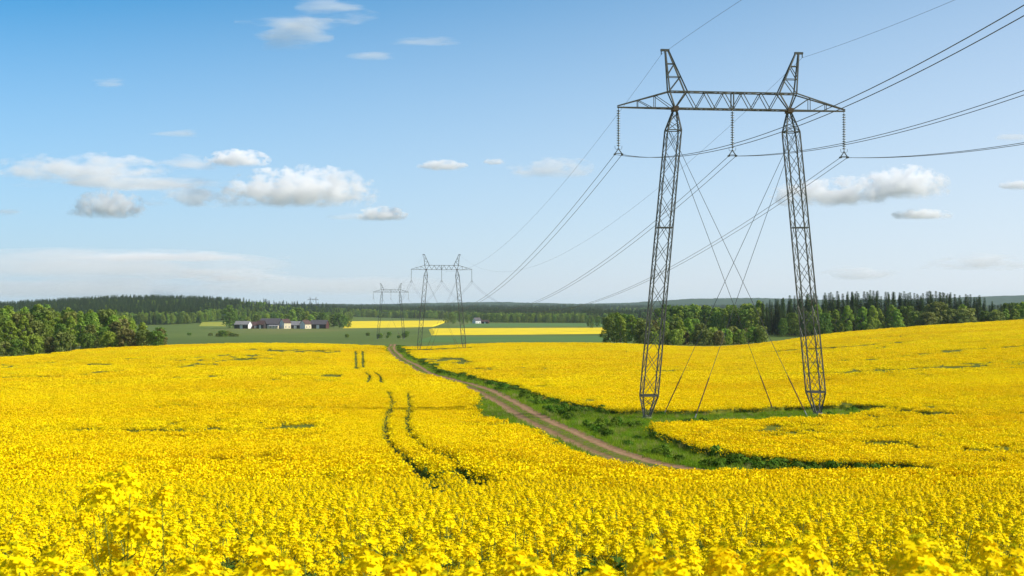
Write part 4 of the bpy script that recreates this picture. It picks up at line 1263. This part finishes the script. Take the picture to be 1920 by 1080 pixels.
# ------------------------------------------------------------------ wires
def to_world(i, local):
    p = (P1, P2, P3, P4)[i]
    R = Matrix.Rotation(PROT, 3, 'Z')
    w = R @ Vector(local)
    z = PY[i][0].location.z
    return Vector((p[0]+w.x, p[1]+w.y, z+w.z))
def span(name, a, b, sag, r, label, cat, group, n=44, t1=1.0, t0=0.0):
    pts = []
    for k in range(n+1):
        t = t0+(t1-t0)*k/n
        p = a.lerp(b, t); p.z -= 4*sag*t*(1-t); pts.append(p)
    m = MB(); m.tube(pts, r, 5)
    o = m.build(name, M['wire'], smooth=True)
    return tag(o, label, cat, group)
PH = (-10.07, 0, 10.07); PHN = ('road side pair', 'middle pair', 'forest side pair')
ATT = HB+INS_Z-.09
NEAR_CURVE = {'cond': [(-.1474, .00153), (-.1119, .00125), (-.1180, .00121)], 'earth': [(-.015, -.0004), (-.073, .00065)]}
def overhead(name, a, bc, r, label, cat, group, L=150.0, n=60):
    """the span that comes over the viewer: a sagging curve along the line's own direction"""
    d = Vector((-LINE_SLOPE, -1.0, 0))
    m = MB(); m.tube([a+d*(L*k/n)+Vector((0, 0, bc[0]*(L*k/n)+bc[1]*(L*k/n)**2)) for k in range(n+1)], r, 5)
    return tag(m.build(name, M['wire'], smooth=True), label, cat, group)
Rz = Matrix.Rotation(PROT, 3, 'Z')
for k, x in enumerate(PH):
    for s, sn in ((-1, 'inner'), (1, 'outer')):
        a = to_world(0, (x+s*.32, 0, ATT))
        overhead('power_cable', a, NEAR_CURVE['cond'][k], .021, f'{sn} cable of the {PHN[k]} sweeping overhead from the near pylon', 'power cable', 'power cables')
        b = to_world(1, (x+s*.32, 0, ATT))
        span('power_cable', a, b, 11.6, .023, f'{sn} cable of the {PHN[k]} sagging from near pylon to second pylon', 'power cable', 'power cables')
        c = to_world(2, (x+s*.32, 0, ATT))
        span('power_cable', b, c, 9.0, .026, f'{sn} cable of the {PHN[k]} between second and third pylon', 'power cable', 'power cables')
for s, sn, k in ((-1, 'road side', 0), (1, 'forest side', 1)):
    a = to_world(0, (s*6.3, 0, HP-.35)); 
    overhead('earth_wire', a, NEAR_CURVE['earth'][k], .012, f'thin {sn} earth wire rising overhead from the near pylon peak', 'earth wire', 'earth wires')
    b = to_world(1, (s*6.3, 0, HP-.35)); span('earth_wire', a, b, 11.0, .012, f'thin {sn} earth wire from near pylon peak to second pylon', 'earth wire', 'earth wires')
    c = to_world(2, (s*6.3, 0, HP-.35)); span('earth_wire', b, c, 6.5, .012, f'thin {sn} earth wire between second and third pylon', 'earth wire', 'earth wires')

# ------------------------------------------------------------------ clouds
def cloud_material(name, dens, nscale, thr, aniso=.0, stretch=(1, 1, 1), edge=.35):
    m, nt, N, L = new_mat(name)
    out = N.new('ShaderNodeOutputMaterial'); v = N.new('ShaderNodeVolumePrincipled')
    v.inputs['Color'].default_value = (0.999, 0.999, 0.999, 1); v.inputs['Anisotropy'].default_value = aniso
    geo = N.new('ShaderNodeNewGeometry'); tc = N.new('ShaderNodeTexCoord')
    mp = N.new('ShaderNodeMapping'); mp.inputs['Scale'].default_value = tuple(nscale*s for s in stretch)
    L.new(geo.outputs['Position'], mp.inputs['Vector'])
    no = N.new('ShaderNodeTexNoise'); no.inputs['Scale'].default_value = 1; no.inputs['Detail'].default_value = 7; no.inputs['Roughness'].default_value = .58
    L.new(mp.outputs['Vector'], no.inputs['Vector'])
    ln = N.new('ShaderNodeVectorMath'); ln.operation = 'LENGTH'; L.new(tc.outputs['Object'], ln.inputs[0])
    a = N.new('ShaderNodeMath'); a.operation = 'MULTIPLY'; a.inputs[1].default_value = 1.0; L.new(ln.outputs['Value'], a.inputs[0])
    # density = clamp(noise*2 - thr - r) 
    s = N.new('ShaderNodeMath'); s.operation = 'MULTIPLY_ADD'; s.inputs[1].default_value = 3.6; s.inputs[2].default_value = -thr; L.new(no.outputs['Fac'], s.inputs[0])
    d = N.new('ShaderNodeMath'); d.operation = 'SUBTRACT'; L.new(s.outputs[0], d.inputs[0]); L.new(a.outputs[0], d.inputs[1])
    # flat base
    sp = N.new('ShaderNodeSeparateXYZ'); L.new(tc.outputs['Object'], sp.inputs['Vector'])
    fb = N.new('ShaderNodeMapRange'); fb.inputs['From Min'].default_value = -.55; fb.inputs['From Max'].default_value = -.15; L.new(sp.outputs['Z'], fb.inputs['Value'])
    mr = N.new('ShaderNodeMapRange'); mr.inputs['From Min'].default_value = 0; mr.inputs['From Max'].default_value = edge; mr.inputs['To Max'].default_value = dens
    L.new(d.outputs[0], mr.inputs['Value'])
    mu = N.new('ShaderNodeMath'); mu.operation = 'MULTIPLY'; L.new(mr.outputs['Result'], mu.inputs[0]); L.new(fb.outputs['Result'], mu.inputs[1])
    L.new(mu.outputs[0], v.inputs['Density']); L.new(v.outputs['Volume'], out.inputs['Volume'])
    return m
M['cumulus'] = cloud_material('cumulus', .012, 1/80, 1.12, stretch=(.75, .75, 1.1), edge=.22)
M['soft'] = cloud_material('soft_cloud', .0055, 1/100, 1.12, stretch=(.6, .6, 1.3))
M['wisp'] = cloud_material('wisp', .006, 1/115, 1.22, stretch=(.32, .8, 1.7))
M['bank'] = cloud_material('low_bank', .0011, 1/260, .85, stretch=(.3, .6, 1.8))
M['heap'] = cloud_material('heaped_cloud', .017, 1/62, 1.0, edge=.35)
M['puff'] = cloud_material('small_puff', .020, 1/42, .95, stretch=(.7, .7, 1.2))
def cloud(px, py, w, h, kind, label):
    D = 9000.0 if py > 250 else 6500.0
    if py > 440: D = 10500.0
    bm = bmesh.new(); bmesh.ops.create_icosphere(bm, subdivisions=3, radius=1.0)
    me = bpy.data.meshes.new('cloud'); bm.to_mesh(me); bm.free(); me.materials.append(M[kind])
    o = link(bpy.data.objects.new('cloud', me))
    o.location = ((px-HX)/F*D, D, -(py-HY)/F*D)
    o.scale = (w/F*D*.62, w/F*D*.35, h/F*D*.85)
    tag(o, label, 'cloud', 'clouds')
for a in ((205, 390, 118, 44, 'heap', 'small bright heaped cloud low over the mixed wood'), (140, 398, 80, 20, 'soft', 'flat grey cloud tail on the near side of the small heaped cloud'),
          (565, 360, 250, 64, 'cumulus', 'broad broken white cloud above the farm, largest of its bank'), (370, 374, 170, 34, 'soft', 'flat pale cloud between the heaped cloud and the broad one'),
          (445, 300, 105, 26, 'puff', 'small white cloud topping the bank over the farm'), (360, 308, 120, 26, 'wisp', 'faint mauve cloud beside the small topping cloud'), (145, 321, 310, 44, 'soft', 'long flat mauve cloud over the wood'),
          (715, 404, 85, 22, 'puff', 'small white cloud over the third pylon'), (660, 408, 90, 12, 'wisp', 'thin streak beside the small white cloud over the pylons'), (1035, 320, 150, 34, 'soft', 'pale cloud between the pylon tips'),
          (830, 312, 80, 16, 'puff', 'small flat cloud high over the second pylon'), (926, 304, 40, 12, 'puff', 'tiny cloud puff between two flat clouds over the second pylon'), (1560, 366, 200, 46, 'cumulus', 'long white cloud behind the far mast of the near pylon'),
          (1695, 350, 150, 52, 'heap', 'bright heaped cloud over the tall forest'), (1730, 404, 100, 16, 'puff', 'thin white streak below the heaped cloud over the forest'), (1910, 349, 60, 16, 'puff', 'small white cloud cut by the picture edge over the forest'),
          (535, 70, 150, 46, 'wisp', 'wispy slanting cloud high in the deep blue'), (620, 12, 120, 30, 'wisp', 'wispy cloud at the very top of the sky'), (655, 38, 120, 30, 'wisp', 'ragged wisp trailing below the topmost cloud'),
          (705, 106, 100, 16, 'wisp', 'thin high streak lowest of the high wisps'), (200, 158, 90, 18, 'wisp', 'faint lone high wisp in the deep blue over the wood'), (330, 250, 100, 14, 'wisp', 'faint grey wisp above the cloud bank'),
          (20, 397, 70, 16, 'wisp', 'faint cloud scrap level with the heaped cloud'), (1905, 258, 70, 14, 'wisp', 'thin wisp above the wires over the forest'),
          (300, 483, 420, 14, 'wisp', 'long thin haze bank low in the sky'), (1830, 495, 190, 30, 'wisp', 'pale low cloud bank above the forest'), (1610, 515, 160, 24, 'wisp', 'pale low cloud near the horizon behind the mast'), (180, 502, 620, 46, 'bank', 'broad blue grey cloud bank low over the mixed wood'), (120, 546, 520, 34, 'bank', 'lowest grey cloud bank just above the woods'), (600, 540, 500, 30, 'bank', 'faint grey cloud bank just above the horizon by the far pylons'),
          (560, 42, 200, 26, 'wisp', 'long thin slanting wisp between the high wisps'), (800, 78, 120, 12, 'wisp', 'faint streak trailing off the high wisps'), (240, 345, 360, 22, 'wisp', 'grey veil under the long flat mauve cloud'),
          (420, 520, 260, 22, 'wisp', 'dim low cloud near the horizon over the farm')):
    cloud(*a)

# ------------------------------------------------------------------ haze
def haze():
    m, nt, N, L = new_mat('air')
    out = N.new('ShaderNodeOutputMaterial'); v = N.new('ShaderNodeVolumePrincipled')
    v.inputs['Color'].default_value = (0.72, 0.87, 1.0, 1); v.inputs['Density'].default_value = HAZE; v.inputs['Anisotropy'].default_value = 0.0
    L.new(v.outputs['Volume'], out.inputs['Volume'])
    b = MB(); b.box((-16000, -15500, -40), (16000, 15500, 75))
    o = b.build('haze', m); o['kind'] = 'stuff'; o['label'] = 'pale blue haze over the far woods and hills'; o['category'] = 'haze'
HAZE = 3.8e-5
haze()

# ------------------------------------------------------------------ light, sky, camera
AZ, EL = math.radians(100), math.radians(42)
sd = Vector((math.sin(AZ)*math.cos(EL), math.cos(AZ)*math.cos(EL), math.sin(EL)))
sun = bpy.data.lights.new('sun', 'SUN'); sun.energy = 5.0; sun.angle = math.radians(.55); sun.color = (1, .95, .86)
so = link(bpy.data.objects.new('sun', sun)); so.rotation_euler = (-sd).to_track_quat('-Z', 'Y').to_euler()
W = bpy.data.worlds.new('World'); sc.world = W; W.use_nodes = True
wn = W.node_tree.nodes; wl = W.node_tree.links
bg = next(n for n in wn if n.type == 'BACKGROUND')
sky = wn.new('ShaderNodeTexSky'); sky.sky_type = 'NISHITA'; sky.sun_disc = False
sky.sun_elevation = EL; sky.sun_rotation = AZ; sky.altitude = 100; sky.air_density = 0.5; sky.dust_density = 0.0; sky.ozone_density = 5.0
SKY = 0.115
bg.inputs['Strength'].default_value = SKY
# grade the clear sky: deeper blue overhead, pale air towards the horizon and towards the sun
tint = wn.new('ShaderNodeMix'); tint.data_type = 'RGBA'; tint.blend_type = 'MULTIPLY'; tint.inputs['Factor'].default_value = 1
tint.inputs['B'].default_value = (0.40, 1.27, 1.27, 1); wl.new(sky.outputs['Color'], tint.inputs['A']); tint_node = tint
tcw = wn.new('ShaderNodeTexCoord'); sx = wn.new('ShaderNodeSeparateXYZ'); wl.new(tcw.outputs['Generated'], sx.inputs['Vector'])
def wmath(op, a, b=None, c=None):
    n = wn.new('ShaderNodeMath'); n.operation = op
    for i, v in enumerate((a, b, c)):
        if v is None: continue
        if isinstance(v, (int, float)): n.inputs[i].default_value = v
        else: wl.new(v, n.inputs[i])
    return n.outputs[0]
g_el = wmath('MULTIPLY_ADD', wmath('MAXIMUM', sx.outputs['Z'], 0.0), 3.75, -0.025)
wl.new(wmath('MINIMUM', wmath('MAXIMUM', wmath('MULTIPLY_ADD', sx.outputs['Z'], -5.0, 2.2), 0.15), 1.0), tint_node.inputs['Factor'])
h_az = wmath('MULTIPLY_ADD', sx.outputs['X'], -0.75, 1.0)
blue = wmath('MINIMUM', wmath('MULTIPLY', wmath('MAXIMUM', g_el, 0.03), h_az), 1.0)
pale = wn.new('ShaderNodeMix'); pale.data_type = 'RGBA'
k_ = 1/(SKY*1.32)
low = wn.new('ShaderNodeMix'); low.data_type = 'RGBA'
low.inputs['A'].default_value = (0.56*k_, 0.66*k_, 0.75*k_, 1); low.inputs['B'].default_value = (0.77*k_, 0.82*k_, 0.88*k_, 1)
wl.new(wmath('MULTIPLY_ADD', sx.outputs['X'], 1.5, 0.5), low.inputs['Factor']); wl.new(low.outputs['Result'], pale.inputs['A'])
wl.new(blue, pale.inputs['Factor']); wl.new(tint.outputs['Result'], pale.inputs['B'])
wl.new(pale.outputs['Result'], bg.inputs['Color'])

cam = bpy.data.cameras.new('camera'); cam.sensor_width = 36; cam.lens = F/1920*36
cam.clip_start = .1; cam.clip_end = 40000
cam.dof.use_dof = True; cam.dof.focus_distance = 90; cam.dof.aperture_fstop = 11
co = link(bpy.data.objects.new('camera', cam)); co.location = (0, 0, 0)
co.rotation_euler = (PI/2+math.atan((HY-540)/F), 0, 0)
sc.camera = co
sc.view_settings.view_transform = 'Standard'; sc.view_settings.look = 'None'; sc.view_settings.exposure = 0.4; sc.view_settings.gamma = 1
sc.cycles.volume_bounces = 40; sc.cycles.max_bounces = 40; sc.cycles.diffuse_bounces = 5; sc.cycles.transmission_bounces = 6; sc.cycles.transparent_max_bounces = 8
sc.cycles.volume_step_rate = 0.5; sc.cycles.volume_max_steps = 256
